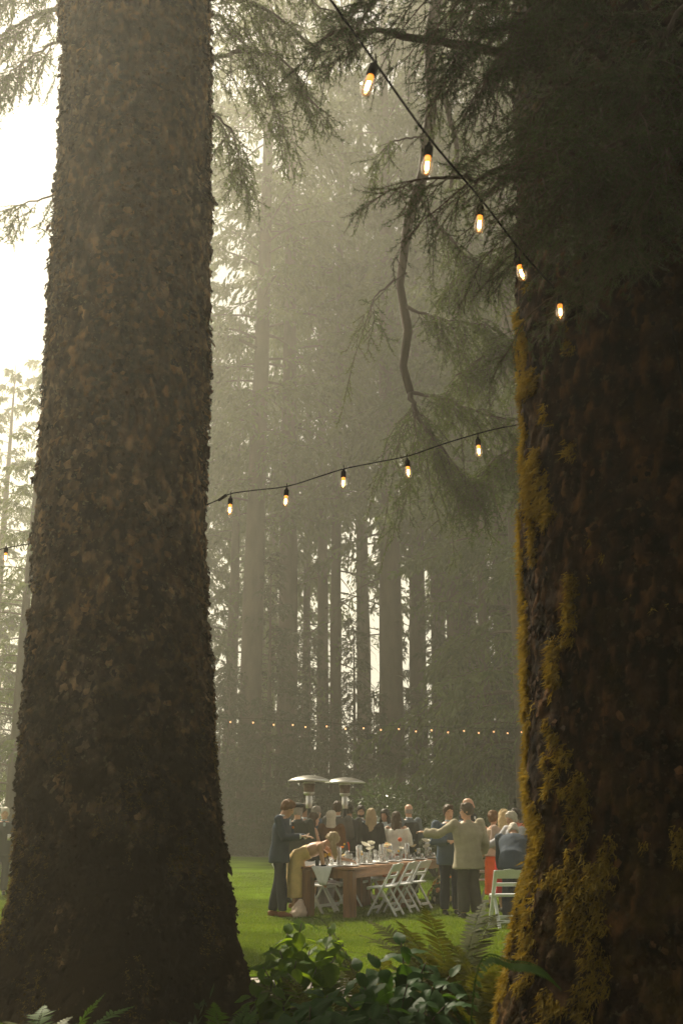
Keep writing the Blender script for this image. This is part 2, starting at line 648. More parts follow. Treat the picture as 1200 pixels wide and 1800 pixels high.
# ------------------------------------------------------------------ the two great trunks
class Trunk:
    def __init__(self, Y, rows, extra, seed, cell, amp, bumps=(), lobes=0.10):
        """rows: (py, px of left edge, px of right edge) of the trunk as it rises"""
        zs, cx, rr = [], [], []
        for py, a, b in rows:
            pa, pb = at(a, py, Y), at(b, py, Y)
            zs.append((pa.z + pb.z) / 2)
            cx.append((pa.x + pb.x) / 2)
            rr.append(abs(pb.x - pa.x) / 2)
        o = np.argsort(zs)
        self.z, self.cx, self.r = np.array(zs)[o], np.array(cx)[o], np.array(rr)[o]
        for z, dx, r in extra:
            self.z = np.append(self.z, z)
            self.cx = np.append(self.cx, self.cx[-1] + dx)
            self.r = np.append(self.r, r)
        self.Y, self.seed, self.cell, self.amp, self.bumps, self.lobes = Y, seed, cell, amp, bumps, lobes
        self.x0 = float(self.cx[0])

    def radius(self, th, z, detail=True):
        r = np.interp(z, self.z, self.r) - 0.02
        R0 = 0.8
        u = th * R0
        s = self.seed
        low = np.exp(-z / 1.1)
        d = self.lobes * low * (np.cos(5 * th + 1.0 + 0.4 * np.sin(2 * th)) + 0.5 * np.cos(3 * th + s))
        d = d + 0.022 * fbm(u * 1.3, z * 0.5, 0, s, 3)
        for bz, bth, amp, sg in self.bumps:
            d = d + amp * np.exp(-(((th - bth) * R0) ** 2 + (z - bz) ** 2) / (2 * sg * sg))
        if detail:
            cu, cv = self.cell
            wob = 0.35 * fbm(u * 5, z * 5, 1, s + 3, 3)
            f1, f2, cid, ou, ov = voro(u / cu + wob, z / cv + wob * 0.7, s)
            crack = np.clip((f2 - f1) / 0.22, 0, 1)
            crack = crack * crack * (3 - 2 * crack)
            f1b, f2b, cidb, oub, ovb = voro(u / (cu * 2.3) + wob, z / (cv * 2.6), s + 9)
            crackb = np.clip((f2b - f1b) / 0.12, 0, 1)
            mod = 0.55 + 0.45 * np.clip(0.5 + fbm(u * 1.5, z * 1.2, 3, s + 5, 2), 0, 1)
            d = d + self.amp * mod * (0.8 * crack + 0.7 * (cid - 0.5) - 0.55 * ov * (0.5 + cid) + 0.4 * ou * (cid - 0.5) * 2)
            d = d + self.amp * 0.8 * (0.7 * crackb + 0.8 * (cidb - 0.5))
            d = d + self.amp * 0.35 * fbm(u * 22, z * 14, 2, s + 7, 3)
            self.plate = np.clip(0.75 * cid + 0.12 * cidb + 0.22 * fbm(u * 18, z * 12, 4, s + 17, 2) + 0.03, 0, 1)
        return r + d

    def points(self, th, z, off=0.0):
        r = self.radius(th, z) + off
        return np.stack([np.interp(z, self.z, self.cx) - self.x0 + r * np.cos(th), r * np.sin(th), z], -1)

    def mesh(self, name, mat, nu, nv, ztop_fine):
        nf = int(nu * 0.8)
        fr = np.linspace(-1, 1, nf) * R(112)
        bk = np.linspace(R(112), R(248), nu - nf + 2)[1:-1]
        th = np.concatenate([fr, bk]) - math.pi / 2
        zs = np.concatenate([np.linspace(-0.25, ztop_fine, nv), np.linspace(ztop_fine, self.z[-1], 40)[1:]])
        TH, Z = np.meshgrid(th, zs)
        V = self.points(TH, Z).reshape(-1, 3)
        plate = self.plate.ravel().astype(np.float32)
        nz, n = len(zs), len(th)
        i = np.arange(nz * n).reshape(nz, n)
        j = np.roll(i, -1, axis=1)
        F = np.stack([i[:-1], j[:-1], j[1:], i[1:]], -1).reshape(-1, 4)
        me = mesh_np(name, V, F, mat)
        me.attributes.new('plate', 'FLOAT', 'POINT').data.foreach_set('value', plate)
        return me

    def sample(self, n, zlo, zhi, spread=112):
        th = -math.pi / 2 + rng.uniform(-1, 1, n) * R(spread)
        z = rng.uniform(zlo, zhi, n)
        return th, z

    def frames(self, th):
        N = np.stack([np.cos(th), np.sin(th), np.zeros_like(th)], -1)
        T = np.stack([-np.sin(th), np.cos(th), np.zeros_like(th)], -1)
        U = np.zeros_like(N)
        U[:, 2] = 1
        return N, T, U


def bark_scales(tr, n, zlo, zhi, size, mat, parent, lift=1.0):
    th, z = tr.sample(n, zlo, zhi)
    keep = fbm(th * 3, z * 2.2, 0, tr.seed + 31, 3) > -0.25
    th, z = th[keep], z[keep]
    n = len(th)
    P = tr.points(th, z, 0.003)
    N, T, U = tr.frames(th)
    s = rng.uniform(0.5, 1.2, n) * size
    asp = rng.uniform(0.9, 1.7, n)
    rot = rng.normal(0, 0.5, n)
    T2 = T * np.cos(rot)[:, None] + U * np.sin(rot)[:, None]
    U2 = -T * np.sin(rot)[:, None] + U * np.cos(rot)[:, None]
    rows = [P + N * 0.010]
    for k in range(6):
        a = k * math.pi / 3 + rng.uniform(-0.3, 0.3, n)
        rr = rng.uniform(0.75, 1.15, n)
        x, y = np.cos(a) * s * rr, np.sin(a) * s * asp * rr
        lf = np.where(np.sin(a) < 0.2, rng.uniform(0.002, 0.024, n), -0.006) * lift
        rows.append(P + T2 * x[:, None] + U2 * y[:, None] + N * lf[:, None])
    V = np.stack(rows, 1).reshape(-1, 3)
    b = (np.arange(n) * 7)[:, None]
    F = np.concatenate([b + np.array([[0, 1 + k, 1 + (k + 1) % 6]]) for k in range(6)])
    me = mesh_np('bark_scales', V, F, mat, False)
    me.attributes.new('plate', 'FLOAT', 'POINT').data.foreach_set('value', np.repeat(rng.beta(2, 2.2, n), 7).astype(np.float32))
    o = obj('bark_scales', me, parent)
    o['kind'] = 'stuff'


def moss_tufts(tr, name, th, z, mat, parent, blades=6, length=0.035, hang=0.7):
    P0 = tr.points(th, z, 0.002)
    n = len(th) * blades
    N, T, U = tr.frames(th)
    P = np.repeat(P0, blades, 0) + rng.normal(0, 0.010, (n, 3))
    N, T, U = (np.repeat(a, blades, 0) for a in (N, T, U))
    d = N * rng.uniform(0.3, 1.0, (n, 1)) - U * rng.uniform(0, 1.2, (n, 1)) * hang + T * rng.normal(0, 0.5, (n, 1))
    d /= np.linalg.norm(d, axis=1)[:, None]
    L = rng.uniform(0.4, 1.2, (n, 1)) * length
    sd = np.cross(d, rng.normal(0, 1, (n, 3)))
    sd /= np.linalg.norm(sd, axis=1)[:, None]
    w = rng.uniform(0.003, 0.006, (n, 1))
    V = np.stack([P - sd * w, P + sd * w, P + d * L], 1).reshape(-1, 3)
    o = obj(name, mesh_np(name, V, np.arange(3 * n).reshape(-1, 3), mat, False), parent)
    o['kind'] = 'stuff'
    return o


LT = Trunk(8.5, [(0, 117, 362), (200, 111, 364), (400, 104, 366), (600, 95, 364), (900, 72, 362), (1100, 60, 367), (1300, 46, 375),
                 (1432, 42, 384), (1550, 32, 397), (1650, 10, 410), (1720, -18, 428), (1800, -55, 452), (1835, -80, 466)],
           [(16, 0.1, 0.5), (30, 0.1, 0.28), (42, 0, 0.05)], 11, (0.058, 0.085), 0.021,
           bumps=[(6.75, R(-8), 0.07, 0.09), (4.2, R(-172), 0.05, 0.07), (8.75, R(-172), 0.06, 0.14), (8.4, R(-66), -0.05, 0.09),
                  (7.45, R(-68), -0.05, 0.10), (3.75, R(-175), 0.04, 0.06)])
lt = thing('spruce_tree', 'huge scaly brown spruce trunk with flared mossy foot at the front left', 'tree', (LT.x0, LT.Y, 0))
obj('trunk', LT.mesh('trunk', M['bark_near'], 330, 640, 9.6), lt)
bark_scales(LT, 9000, 0.4, 9.4, 0.030, M['bark_near'], lt, 1.5)
_th, _z = LT.sample(9000, 0.2, 3.4, 108)
_m = fbm(_th * 4, _z * 2.4, 0, 77, 4) + 0.55 * np.clip(np.cos(_th - R(-175)), 0, 1) + 0.25 * np.clip(np.cos(_th - R(-10)), 0, 1) - 0.30 * np.clip(_z - 1.2, -1, 3)
moss_tufts(LT, 'moss', _th[_m > 0.42], _z[_m > 0.42], M['moss_dark'], lt, 6, 0.022)

RT = Trunk(6.2, [(0, 902, 1430), (200, 908, 1440), (400, 913, 1455), (600, 913, 1465), (750, 919, 1478), (900, 918, 1485), (1100, 923, 1497),
                 (1300, 926, 1510), (1432, 930, 1520), (1500, 923, 1530), (1600, 910, 1545), (1700, 896, 1565), (1800, 876, 1590), (1960, 830, 1650)],
           [(10, 0.0, 0.72), (25, 0.1, 0.4), (40, 0, 0.06)], 23, (0.034, 0.105), 0.018,
           bumps=[(4.05, R(-176), 0.035, 0.08), (1.75, R(-165), 0.04, 0.16), (1.05, R(-160), 0.04, 0.22), (0.55, R(-150), 0.06, 0.3)])
rt = thing('spruce_tree', 'massive dark spruce trunk with golden moss down its left side', 'tree', (RT.x0, RT.Y, 0))
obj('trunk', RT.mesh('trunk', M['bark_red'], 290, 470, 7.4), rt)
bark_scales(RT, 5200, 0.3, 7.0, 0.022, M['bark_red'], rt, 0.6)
_th, _z = RT.sample(90000, 0.0, 4.7, 112)
_left = np.clip((R(-112) - _th) / R(80), -1, 1)          # 1 at the far left silhouette
_m = 1.15 * fbm(_th * 5.5, _z * 3.4, 0, 52, 4) + 1.6 * _left - 0.20 * np.clip(_z - 1.0, 0, 9) - 0.86
_k = (_m > 0.22) & (_th < R(-104))
moss_tufts(RT, 'moss', _th[_k], _z[_k], M['moss'], rt, 5, 0.045, 1.1)
_th2, _z2 = RT.sample(14000, 0.0, 2.4, 80)
_k = fbm(_th2 * 5, _z2 * 3, 0, 91, 4) > 0.92 + 0.12 * _z2
moss_tufts(RT, 'moss', _th2[_k], _z2[_k], M['moss_dark'], rt, 5, 0.022)


# ------------------------------------------------------------------ the forest
def diamonds(P, D, L, W):
    n = len(P)
    D = D / (np.linalg.norm(D, axis=1)[:, None] + 1e-9)
    S = np.cross(D, rng.normal(0, 1, (n, 3)))
    S /= np.linalg.norm(S, axis=1)[:, None] + 1e-9
    L, W = np.asarray(L).reshape(-1, 1), np.asarray(W).reshape(-1, 1)
    return np.stack([P, P + D * L * 0.45 + S * W * 0.5, P + D * L, P + D * L * 0.45 - S * W * 0.5], 1).reshape(-1, 3)


def branch_tubes(paths, radii, n=4):
    """paths (B,K,3), radii (B,K) -> verts, quads"""
    B, K, _ = paths.shape
    T = np.gradient(paths, axis=1)
    T /= np.linalg.norm(T, axis=2)[..., None] + 1e-9
    ref = np.zeros_like(T)
    ref[..., 2] = 1
    ref[np.abs(T[..., 2]) > 0.95] = (1, 0, 0)
    U = np.cross(T, ref)
    U /= np.linalg.norm(U, axis=2)[..., None] + 1e-9
    W = np.cross(T, U)
    a = np.arange(n) * 2 * math.pi / n
    V = paths[:, :, None, :] + radii[:, :, None, None] * (U[:, :, None, :] * np.cos(a)[None, None, :, None] + W[:, :, None, :] * np.sin(a)[None, None, :, None])
    i = np.arange(B * K * n).reshape(B, K, n)
    j = np.roll(i, -1, axis=2)
    F = np.stack([i[:, :-1], j[:, :-1], j[:, 1:], i[:, 1:]], -1).reshape(-1, 4)
    return V.reshape(-1, 3), F


def conifer(name, seed, H, r0, crown_lo, rmax, nb, sec=11, spr=8, sl=0.32, sw=0.10, droop=0.55, bare_lo=None, peak=0.35, mat=None, wispy=0.0):
    """meshes of a spruce: trunk, branches, crown (needle sprays)"""
    g = np.random.default_rng(seed)
    # trunk
    nz, n = 40, 14
    zs = np.linspace(-0.2, H, nz)
    th = np.arange(n) * 2 * math.pi / n
    TH, Z = np.meshgrid(th, zs)
    rr = r0 * np.clip(1 - Z / H, 0.01, 1) ** 0.8 + 0.6 * r0 * np.exp(-np.clip(Z, 0, None) / 0.8) * (1 + 0.35 * np.cos(4 * TH + seed))
    rr = rr * (1 + 0.07 * fbm(np.cos(TH) * 2, np.sin(TH) * 2, Z * 0.9, seed, 3))
    bend = 0.10 * np.sin(Z * 0.11 + seed)
    V = np.stack([rr * np.cos(TH) + bend, rr * np.sin(TH) + 0.6 * bend, Z], -1).reshape(-1, 3)
    i = np.arange(nz * n).reshape(nz, n)
    j = np.roll(i, -1, axis=1)
    F = np.stack([i[:-1], j[:-1], j[1:], i[1:]], -1).reshape(-1, 4)
    t_me = mesh_np(name + '_trunk', V, F, M['bark_far'])
    # live branches
    paths, rads, SP, SD, SL, SW = [], [], [], [], [], []
    K = 7
    ts = np.linspace(0, 1, K)
    for b in range(nb):
        f = (b + g.uniform(0, 1)) / nb
        z = crown_lo + (H * 0.985 - crown_lo) * f
        if f < peak:
            prof = 0.62 + 0.38 * (f / peak)
        else:
            prof = ((1 - f) / (1 - peak)) ** 0.75
        L = max(0.5, rmax * prof * g.uniform(0.6, 1.12))
        a = g.uniform(0, 2 * math.pi)
        ad = np.array((math.cos(a), math.sin(a), 0))
        up = g.uniform(-0.05, 0.30) + 0.35 * f
        dr = droop * g.uniform(0.7, 1.3) * (1 - 0.5 * f)
        wig = g.normal(0, 0.05 * L)
        sidev = np.array((-ad[1], ad[0], 0))

        def pt(t):
            t = np.asarray(t)[:, None]
            return ad * L * t + sidev * wig * t * t + np.array((0, 0, 1)) * (z + up * L * t - dr * L * t * t)
        paths.append(pt(ts))
        rb = (0.012 + 0.009 * L)
        rads.append(rb * (1 - 0.9 * ts))
        ns = max(5, int(sec * L / rmax + 3))
        tj = g.uniform(0.16 + 0.2 * wispy, 1, ns * 2)
        sg = np.where(np.arange(ns * 2) % 2 == 0, 1, -1)
        base = pt(tj)
        l2 = (0.34 * L * (1.05 - tj) + 0.28) * g.uniform(0.6, 1.25, ns * 2)
        an = np.radians(g.uniform(38, 72, ns * 2)) * sg
        d2 = ad[None] * np.cos(an)[:, None] + sidev[None] * np.sin(an)[:, None]
        h2 = g.uniform(0.3, 1.1, ns * 2) * (0.6 + 0.8 * droop)
        q = max(3, int(spr * 0.9))
        s = (np.arange(q)[None] + g.uniform(0, 1, (ns * 2, q))) / q
        Pq = base[:, None] + d2[:, None] * (l2[:, None] * s)[..., None]
        Pq[..., 2] -= (h2 * l2)[:, None] * s * s
        Dq = d2[:, None] * np.ones_like(s)[..., None]
        Dq = Dq + g.normal(0, 0.55, Dq.shape)
        Dq[..., 2] += -2 * (h2)[:, None] * s - 0.35
        SP.append(Pq.reshape(-1, 3))
        SD.append(Dq.reshape(-1, 3))
        m = ns * 2 * q
        SL.append(g.uniform(0.6, 1.3, m) * sl)
        SW.append(g.uniform(0.6, 1.3, m) * sw)
    if bare_lo is not None:                       # dead snags below the crown
        for b in range(int((crown_lo - bare_lo) * 2.2)):
            z = g.uniform(bare_lo, crown_lo)
            a = g.uniform(0, 2 * math.pi)
            L = g.uniform(0.5, 2.6)
            ad = np.array((math.cos(a), math.sin(a), 0))
            p = ad[None] * (L * ts)[:, None]
            p[:, 2] += z + g.uniform(-0.2, 0.3) * L * ts - g.uniform(0.2, 0.8) * L * ts ** 2
            p[:, :2] += g.normal(0, 0.05 * L, (K, 2)) * ts[:, None]
            paths.append(p)
            rads.append((0.012 + 0.012 * L) * (1 - 0.85 * ts))
            if g.uniform() < 0.55:                # a little green left on some
                m = g.integers(8, 40)
                tt = g.uniform(0.3, 1, m)
                Pm = np.stack([np.interp(tt, ts, p[:, k]) for k in range(3)], -1) + g.normal(0, 0.12, (m, 3))
                SP.append(Pm)
                Dm = ad[None] * 0.5 + g.normal(0, 0.6, (m, 3))
                Dm[:, 2] -= 0.5
                SD.append(Dm)
                SL.append(g.uniform(0.5, 1.1, m) * sl)
                SW.append(g.uniform(0.5, 1.0, m) * sw)
    V, F = branch_tubes(np.array(paths), np.array(rads))
    b_me = mesh_np(name + '_branches', V, F, M['bark_far'])
    P, D, L_, W_ = map(np.concatenate, (SP, SD, SL, SW))
    V = diamonds(P, D, L_, W_)
    c_me = mesh_np(name + '_crown', V, np.arange(len(V)).reshape(-1, 4), mat or M['needles'], False)
    return t_me, b_me, c_me


VAR = {
    'tall': conifer('tall', 1, 51, 0.50, 15, 7.2, 92, 24, 11, 0.36, 0.12, 0.55, bare_lo=2.0, peak=0.3),
    'tall2': conifer('tall2', 2, 49, 0.46, 13, 6.8, 88, 24, 11, 0.36, 0.12, 0.70, bare_lo=1.5, peak=0.3),
    'canopy': conifer('canopy', 8, 48, 0.40, 19, 6.5, 150, 14, 9, 0.34, 0.11, 0.6, peak=0.25),
    'broad': conifer('broad', 3, 32, 0.45, 2.5, 6.8, 80, 26, 11, 0.30, 0.10, 0.42, peak=0.2),
    'pole': conifer('pole', 4, 44, 0.24, 14, 3.6, 90, 9, 7, 0.32, 0.10, 0.6, bare_lo=3.0, wispy=0.5),
    'young': conifer('young', 5, 8.5, 0.10, 0.3, 2.3, 70, 10, 8, 0.20, 0.065, 0.35, peak=0.12, mat=M['needles_shaded']),
    'young2': conifer('young2', 6, 13, 0.15, 0.8, 2.8, 80, 11, 8, 0.22, 0.07, 0.5, peak=0.15, mat=M['needles_shaded']),
}
TREE_N = 0


def forest_tree(kind, px, Y, label, s=1.0, w=1.0, rz=None, name='spruce_tree', x=None, group='spruces of the misty forest behind the lawn', trunk_w=1.0):
    global TREE_N
    TREE_N += 1
    X = atx(px, Y) if x is None else x
    o = thing(name, label, 'tree', (X, Y, -0.05), rz if rz is not None else TREE_N * 2.399, group)
    o.scale = (w * s, w * s, s)
    t, b, c = VAR[kind]
    tr = obj('trunk', t, o)
    tr.scale = (trunk_w, trunk_w, 1)
    br = obj('branches', b, o)
    cr = obj('crown', c, o)
    br['kind'] = cr['kind'] = 'stuff'
    return o


FT = [
    ('tall', 441, 47, 1.0, 'dark flared spruce trunk at the lawn edge just beside the near left trunk', 1.1),
    ('tall', 499, 49, 1.02, 'straight pale misty spruce trunk rising left of the patio heaters', 1.05),
    ('tall2', 690, 49, 1.06, 'thickest misty spruce trunk in the middle of the forest edge', 1.25),
    ('tall', 742, 52, 1.0, 'dark straight spruce trunk right of the thickest middle trunk', 0.95),
    ('pole', 595, 50, 1.15, 'slender straight spruce pole between the two patio heater heads', 1.1),
    ('pole', 562, 56, 1.1, 'thin misty spruce pole left of the bright gap in the forest', 1.3),
    ('pole', 536, 60, 1.1, 'thin faint spruce pole right of the pale straight trunk', 1.0),
    ('tall2', 640, 63, 1.05, 'hazy spruce trunk standing deep behind the bright forest gap', 1.0),
    ('tall2', 815, 49, 1.08, 'broad dark spruce trunk above the glossy shrub', 1.2),
    ('pole', 784, 57, 1.2, 'narrow dark spruce trunk left of the broad trunk above the glossy shrub', 1.6),
    ('tall', 862, 52, 1.0, 'dark spruce trunk beyond the man in the olive shirt', 0.9),
    ('tall2', 897, 47, 1.0, 'dark spruce trunk showing beside the moss of the right trunk', 1.0),
    ('broad', 20, 33, 0.50, 'layered misty spruce at the far left edge of the photo', 0.9),
    ('broad', 398, 58, 0.95, 'pale misty spruce whose lower crown shows just right of the near left trunk', 1.0),
    ('broad', 862, 43, 0.85, 'green feathery spruce filling the gap left of the mossy trunk', 0.8),
    ('broad', 930, 37, 1.0, 'green drooping spruce half hidden behind the right trunk', 0.9),
]
for k, px, Y, s, lab, tw in FT:
    forest_tree(k, px, Y, lab, s, trunk_w=tw, w=0.72 if px == 862 else 1.0)
FAR = (('tall2', 470, 72, 1.0), ('tall2', 835, 66, 1.0), ('tall2', 930, 62, 1.1),
       ('tall', 985, 55, 1.0), ('tall2', 1060, 50, 1.0), ('tall', 1150, 52, 1.0), ('broad', 1250, 48, 1.1),
       ('broad', 455, 66, 0.7), ('tall2', 255, 62, 1.0), ('tall', 228, 76, 1.0), ('tall2', 302, 64, 0.84), ('tall', 150, 70, 0.98), ('tall2', 200, 60, 0.98), ('broad', -40, 55, 0.8), ('broad', 90, 70, 0.9))  # spruces hidden behind the left trunk are added to shade the low air
FO = ['leftmost', 'second from the left', 'third from the left', 'fourth from the left', 'fifth from the left', 'sixth from the left', 'seventh from the left', 'eighth from the left', 'ninth from the left',
      'tenth from the left', 'eleventh from the left', 'twelfth from the left', 'sixth from the right', 'fifth from the right', 'fourth from the right', 'third from the right', 'second from the right', 'rightmost']
for i, (k, px, Y, s) in enumerate(FAR):
    _r = sorted(range(len(FAR)), key=lambda q: FAR[q][1]).index(i)
    forest_tree(k, px, Y, f'pale far spruce fading into the mist, {FO[_r]} of the deep row', s, group='pale spruces deep in the mist')
YT = [('young2', 470, 47, 1.0), ('young', 455, 45.5, 0.75), ('young', 400, 46, 0.9), ('young2', 545, 52, 0.8), ('young', 530, 47, 0.8), ('young', 585, 48.5, 0.75),
      ('young2', 625, 52, 0.85), ('young', 660, 47, 0.8), ('young2', 700, 53, 0.8), ('young', 735, 49, 0.85), ('young2', 770, 50, 0.9), ('young2', 850, 46, 0.9),
      ('young', 880, 43, 0.9), ('young2', 915, 44, 1.0), ('young', 380, 49, 1.0), ('young', 800, 46, 0.7), ('young2', 960, 42, 1.0), ('young', 60, 44, 1.0), ('young2', -20, 48, 0.8)]
YO = ['first', 'second', 'third', 'fourth', 'fifth', 'sixth', 'seventh', 'eighth', 'ninth', 'tenth', 'eleventh', 'twelfth', 'thirteenth', 'fourteenth', 'fifteenth', 'sixteenth',
      'seventeenth', 'eighteenth', 'nineteenth']
for i, (k, px, Y, s) in enumerate(YT):
    _r = sorted(range(len(YT)), key=lambda q: YT[q][1]).index(i)
    forest_tree(k, px, Y, f'{"tall" if k == "young2" else "low"} young spruce, {YO[_r]} from the left along the forest edge', s, name='young_spruce', group='young spruces at the forest edge')

# spruces that stand behind and beside the photographer and shade the front trunks
for i, (k, x, y, s) in enumerate((('broad', 4.5, -3.5, 0.72), ('broad', 7.5, 0.5, 0.62), ('broad', 1.5, -3.2, 0.55), ('broad', -2.5, -5.0, 0.7), ('broad', 9.0, 3.0, 0.75), ('broad', 1.0, -8, 0.75), ('broad', 9, -5, 0.75),
                                  ('broad', -8.0, -4.0, 0.65), ('broad', 13, 9, 0.8), ('broad', 5, -10, 0.8), ('broad', -6, -10, 0.75))):
    forest_tree(k, 0, y, 'shading spruce standing out of view behind the photographer', s, x=x, group='spruces behind the photographer')

# ------------------------------------------------------------------ haze
hz = MB().box((0, 85, 28.5), (500, 330, 59))
m_hz, nt, out = new_mat('haze')
pv = nt.nodes.new('ShaderNodeVolumePrincipled')
pv.inputs['Color'].default_value = (0.97, 0.94, 0.82, 1)
pv.inputs['Density'].default_value = HAZE_DENSITY
pv.inputs['Anisotropy'].default_value = 0.58
nt.links.new(pv.outputs[0], out.inputs['Volume'])
m_hz.volume_intersection_method if hasattr(m_hz, 'volume_intersection_method') else None
tag(hz.build('haze', m_hz), 'pale warm morning mist filling the clearing and forest', 'haze', kind='stuff')

# the crowns of the two great trees, high above the frame
for root, k in ((lt, 'canopy'), (rt, 'canopy')):
    t, b, c = VAR[k]
    obj('branches', b, root)['kind'] = 'stuff'
    obj('crown', c, root)['kind'] = 'stuff'


# ------------------------------------------------------------------ boughs
def resample(P, n):
    P = np.array([tuple(p) for p in P], float)
    # catmull-rom through the points
    Q = np.concatenate([[2 * P[0] - P[1]], P, [2 * P[-1] - P[-2]]])
    out = []
    m = len(P) - 1
    for t in np.linspace(0, m - 1e-6, n):
        i = int(t)
        f = t - i
        a, b, c, d = Q[i], Q[i + 1], Q[i + 2], Q[i + 3]
        out.append(0.5 * ((2 * b) + (c - a) * f + (2 * a - 5 * b + 4 * c - d) * f * f + (3 * b - a - 3 * c + d) * f ** 3))
    return np.array(out)


def boughs(name, limbs, parent, seed, needle=(0.022, 0.0035), per_m=230, sec_len=0.55, sec_n=26, twig_len=0.17, twig_n=12, droop=0.5, mat='needles_near',
           wood='bark_far', diamond=False, t0=0.25, limb_names='limb'):
    """limbs: list of (points, r0, r1, amount). Each limb is a part; its twigs and needles are joined"""
    g = np.random.default_rng(seed)
    org = np.array(parent.location)
    SPt, SDt, SLt = [], [], []      # tertiary twigs: start, dir, len
    tw_paths, tw_r = [], []
    for pts, r0, r1, amt in limbs:
        P = resample(pts, 16)
        P[1:-1] += g.normal(0, 0.012 * np.linalg.norm(P[-1] - P[0]) * 0.6, (14, 3))
        m = MB()
        m.tube(P - org, list(np.linspace(r0, r1, 16) * g.uniform(0.84, 1.18, 16)), 9)
        m.build(limb_names, M[wood], parent, True)
        T = np.gradient(P, axis=0)
        T /= np.linalg.norm(T, axis=1)[:, None]
        ns = int(sec_n * amt)
        if ns < 1:
            continue
        tj = t0 + (1 - t0) * (np.arange(ns) + g.uniform(0, 1, ns)) / ns
        idx = tj * 15
        base = np.stack([np.interp(idx, np.arange(16), P[:, k]) for k in range(3)], -1)
        tan = np.stack([np.interp(idx, np.arange(16), T[:, k]) for k in range(3)], -1)
        side = np.cross(tan, (0, 0, 1.0))
        side /= np.linalg.norm(side, axis=1)[:, None] + 1e-6
        sg = np.where(np.arange(ns) % 2 == 0, 1, -1)[:, None]
        an = np.radians(g.uniform(30, 70, ns))[:, None]
        d = tan * np.cos(an) + side * np.sin(an) * sg
        d[:, 2] += g.normal(-0.10, 0.22, ns)
        d /= np.linalg.norm(d, axis=1)[:, None]
        L = sec_len * g.uniform(0.45, 1.25, ns) * (1.15 - 0.6 * tj)
        K = 6
        s = np.linspace(0, 1, K)
        path = base[:, None] + d[:, None] * (L[:, None] * s)[..., None]
        path[..., 2] -= droop * L[:, None] * s ** 2 * g.uniform(0.5, 1.2, ns)[:, None]
        path[:, 1:] += g.normal(0, 0.02, (ns, K - 1, 3)) * L[:, None, None]
        tw_paths.append(path)
        tw_r.append((0.0025 + 0.006 * L)[:, None] * (1 - 0.8 * s)[None])
        # twigs
        q = twig_n
        sk = 0.12 + 0.88 * (np.arange(q)[None] + g.uniform(0, 1, (ns, q))) / q
        ik = sk * (K - 1)
        lo = np.clip(ik.astype(int), 0, K - 2)
        fr = (ik - lo)[..., None]
        rr = np.arange(ns)[:, None]
        pt = path[rr, lo] * (1 - fr) + path[rr, lo + 1] * fr
        tn = path[rr, lo + 1] - path[rr, lo]
        tn /= np.linalg.norm(tn, axis=2)[..., None] + 1e-9
        sd2 = np.cross(tn, np.array((0, 0, 1.0)) + g.normal(0, 0.25, tn.shape))
        sd2 /= np.linalg.norm(sd2, axis=2)[..., None] + 1e-6
        sg2 = np.where((np.arange(q) % 2) == 0, 1, -1)[None, :, None]
        a2 = np.radians(g.uniform(25, 65, (ns, q)))[..., None]
        d2 = tn * np.cos(a2) + sd2 * np.sin(a2) * sg2
        d2[..., 2] -= droop * g.uniform(0.1, 0.9, (ns, q))
        d2 /= np.linalg.norm(d2, axis=2)[..., None]
        l2 = twig_len * g.uniform(0.45, 1.3, (ns, q)) * (1.15 - 0.55 * sk)
        SPt.append(pt.reshape(-1, 3))
        SDt.append(d2.reshape(-1, 3))
        SLt.append(l2.ravel())
        # the outer half of each branchlet carries needles too
        SPt.append(path[:, K // 2])
        e = path[:, -1] - path[:, K // 2]
        SLt.append(np.linalg.norm(e, axis=1))
        SDt.append(e / (np.linalg.norm(e, axis=1)[:, None] + 1e-9))
    P, D, L = np.concatenate(SPt) - org, np.concatenate(SDt), np.concatenate(SLt)
    tp = np.stack([P, P + D * (L * 0.5)[:, None], P + D * L[:, None]], 1)
    V1, F1 = branch_tubes(np.concatenate(tw_paths) - org, np.concatenate(tw_r), 4)
    V2, F2 = branch_tubes(tp, np.tile(np.array([[0.0022, 0.0018, 0.0008]]) * (3 if diamond else 1), (len(P), 1)), 3)
    V = np.concatenate([V1, V2])
    F = np.concatenate([F1, F2 + len(V1)])
    o = obj('twigs', mesh_np('twigs', V, F, M[wood]), parent)
    o['kind'] = 'stuff'
    cnt = np.maximum(3, (L * per_m)).astype(int)
    rep = np.repeat(np.arange(len(P)), cnt)
    n = len(rep)
    t = g.uniform(0, 1.02, n)
    Q = P[rep] + D[rep] * (L[rep] * t)[:, None]
    rad = np.cross(D[rep], g.normal(0, 1, (n, 3)))
    rad /= np.linalg.norm(rad, axis=1)[:, None] + 1e-9
    nd = D[rep] * g.uniform(0.35, 0.95, (n, 1)) + rad * g.uniform(0.5, 0.9, (n, 1))
    nd[:, 2] += 0.08
    nd /= np.linalg.norm(nd, axis=1)[:, None]
    nl = needle[0] * g.uniform(0.7, 1.2, (n, 1))
    sd = np.cross(nd, g.normal(0, 1, (n, 3)))
    sd /= np.linalg.norm(sd, axis=1)[:, None] + 1e-9
    w = needle[1] * 0.5
    V = np.stack([Q - sd * w, Q + sd * w, Q + nd * nl], 1).reshape(-1, 3)
    o = obj(name, mesh_np(name, V, np.arange(3 * n).reshape(-1, 3), M[mat], False), parent)
    o['kind'] = 'stuff'
    return o


def pp(*a):
    return [at(*q) for q in a]


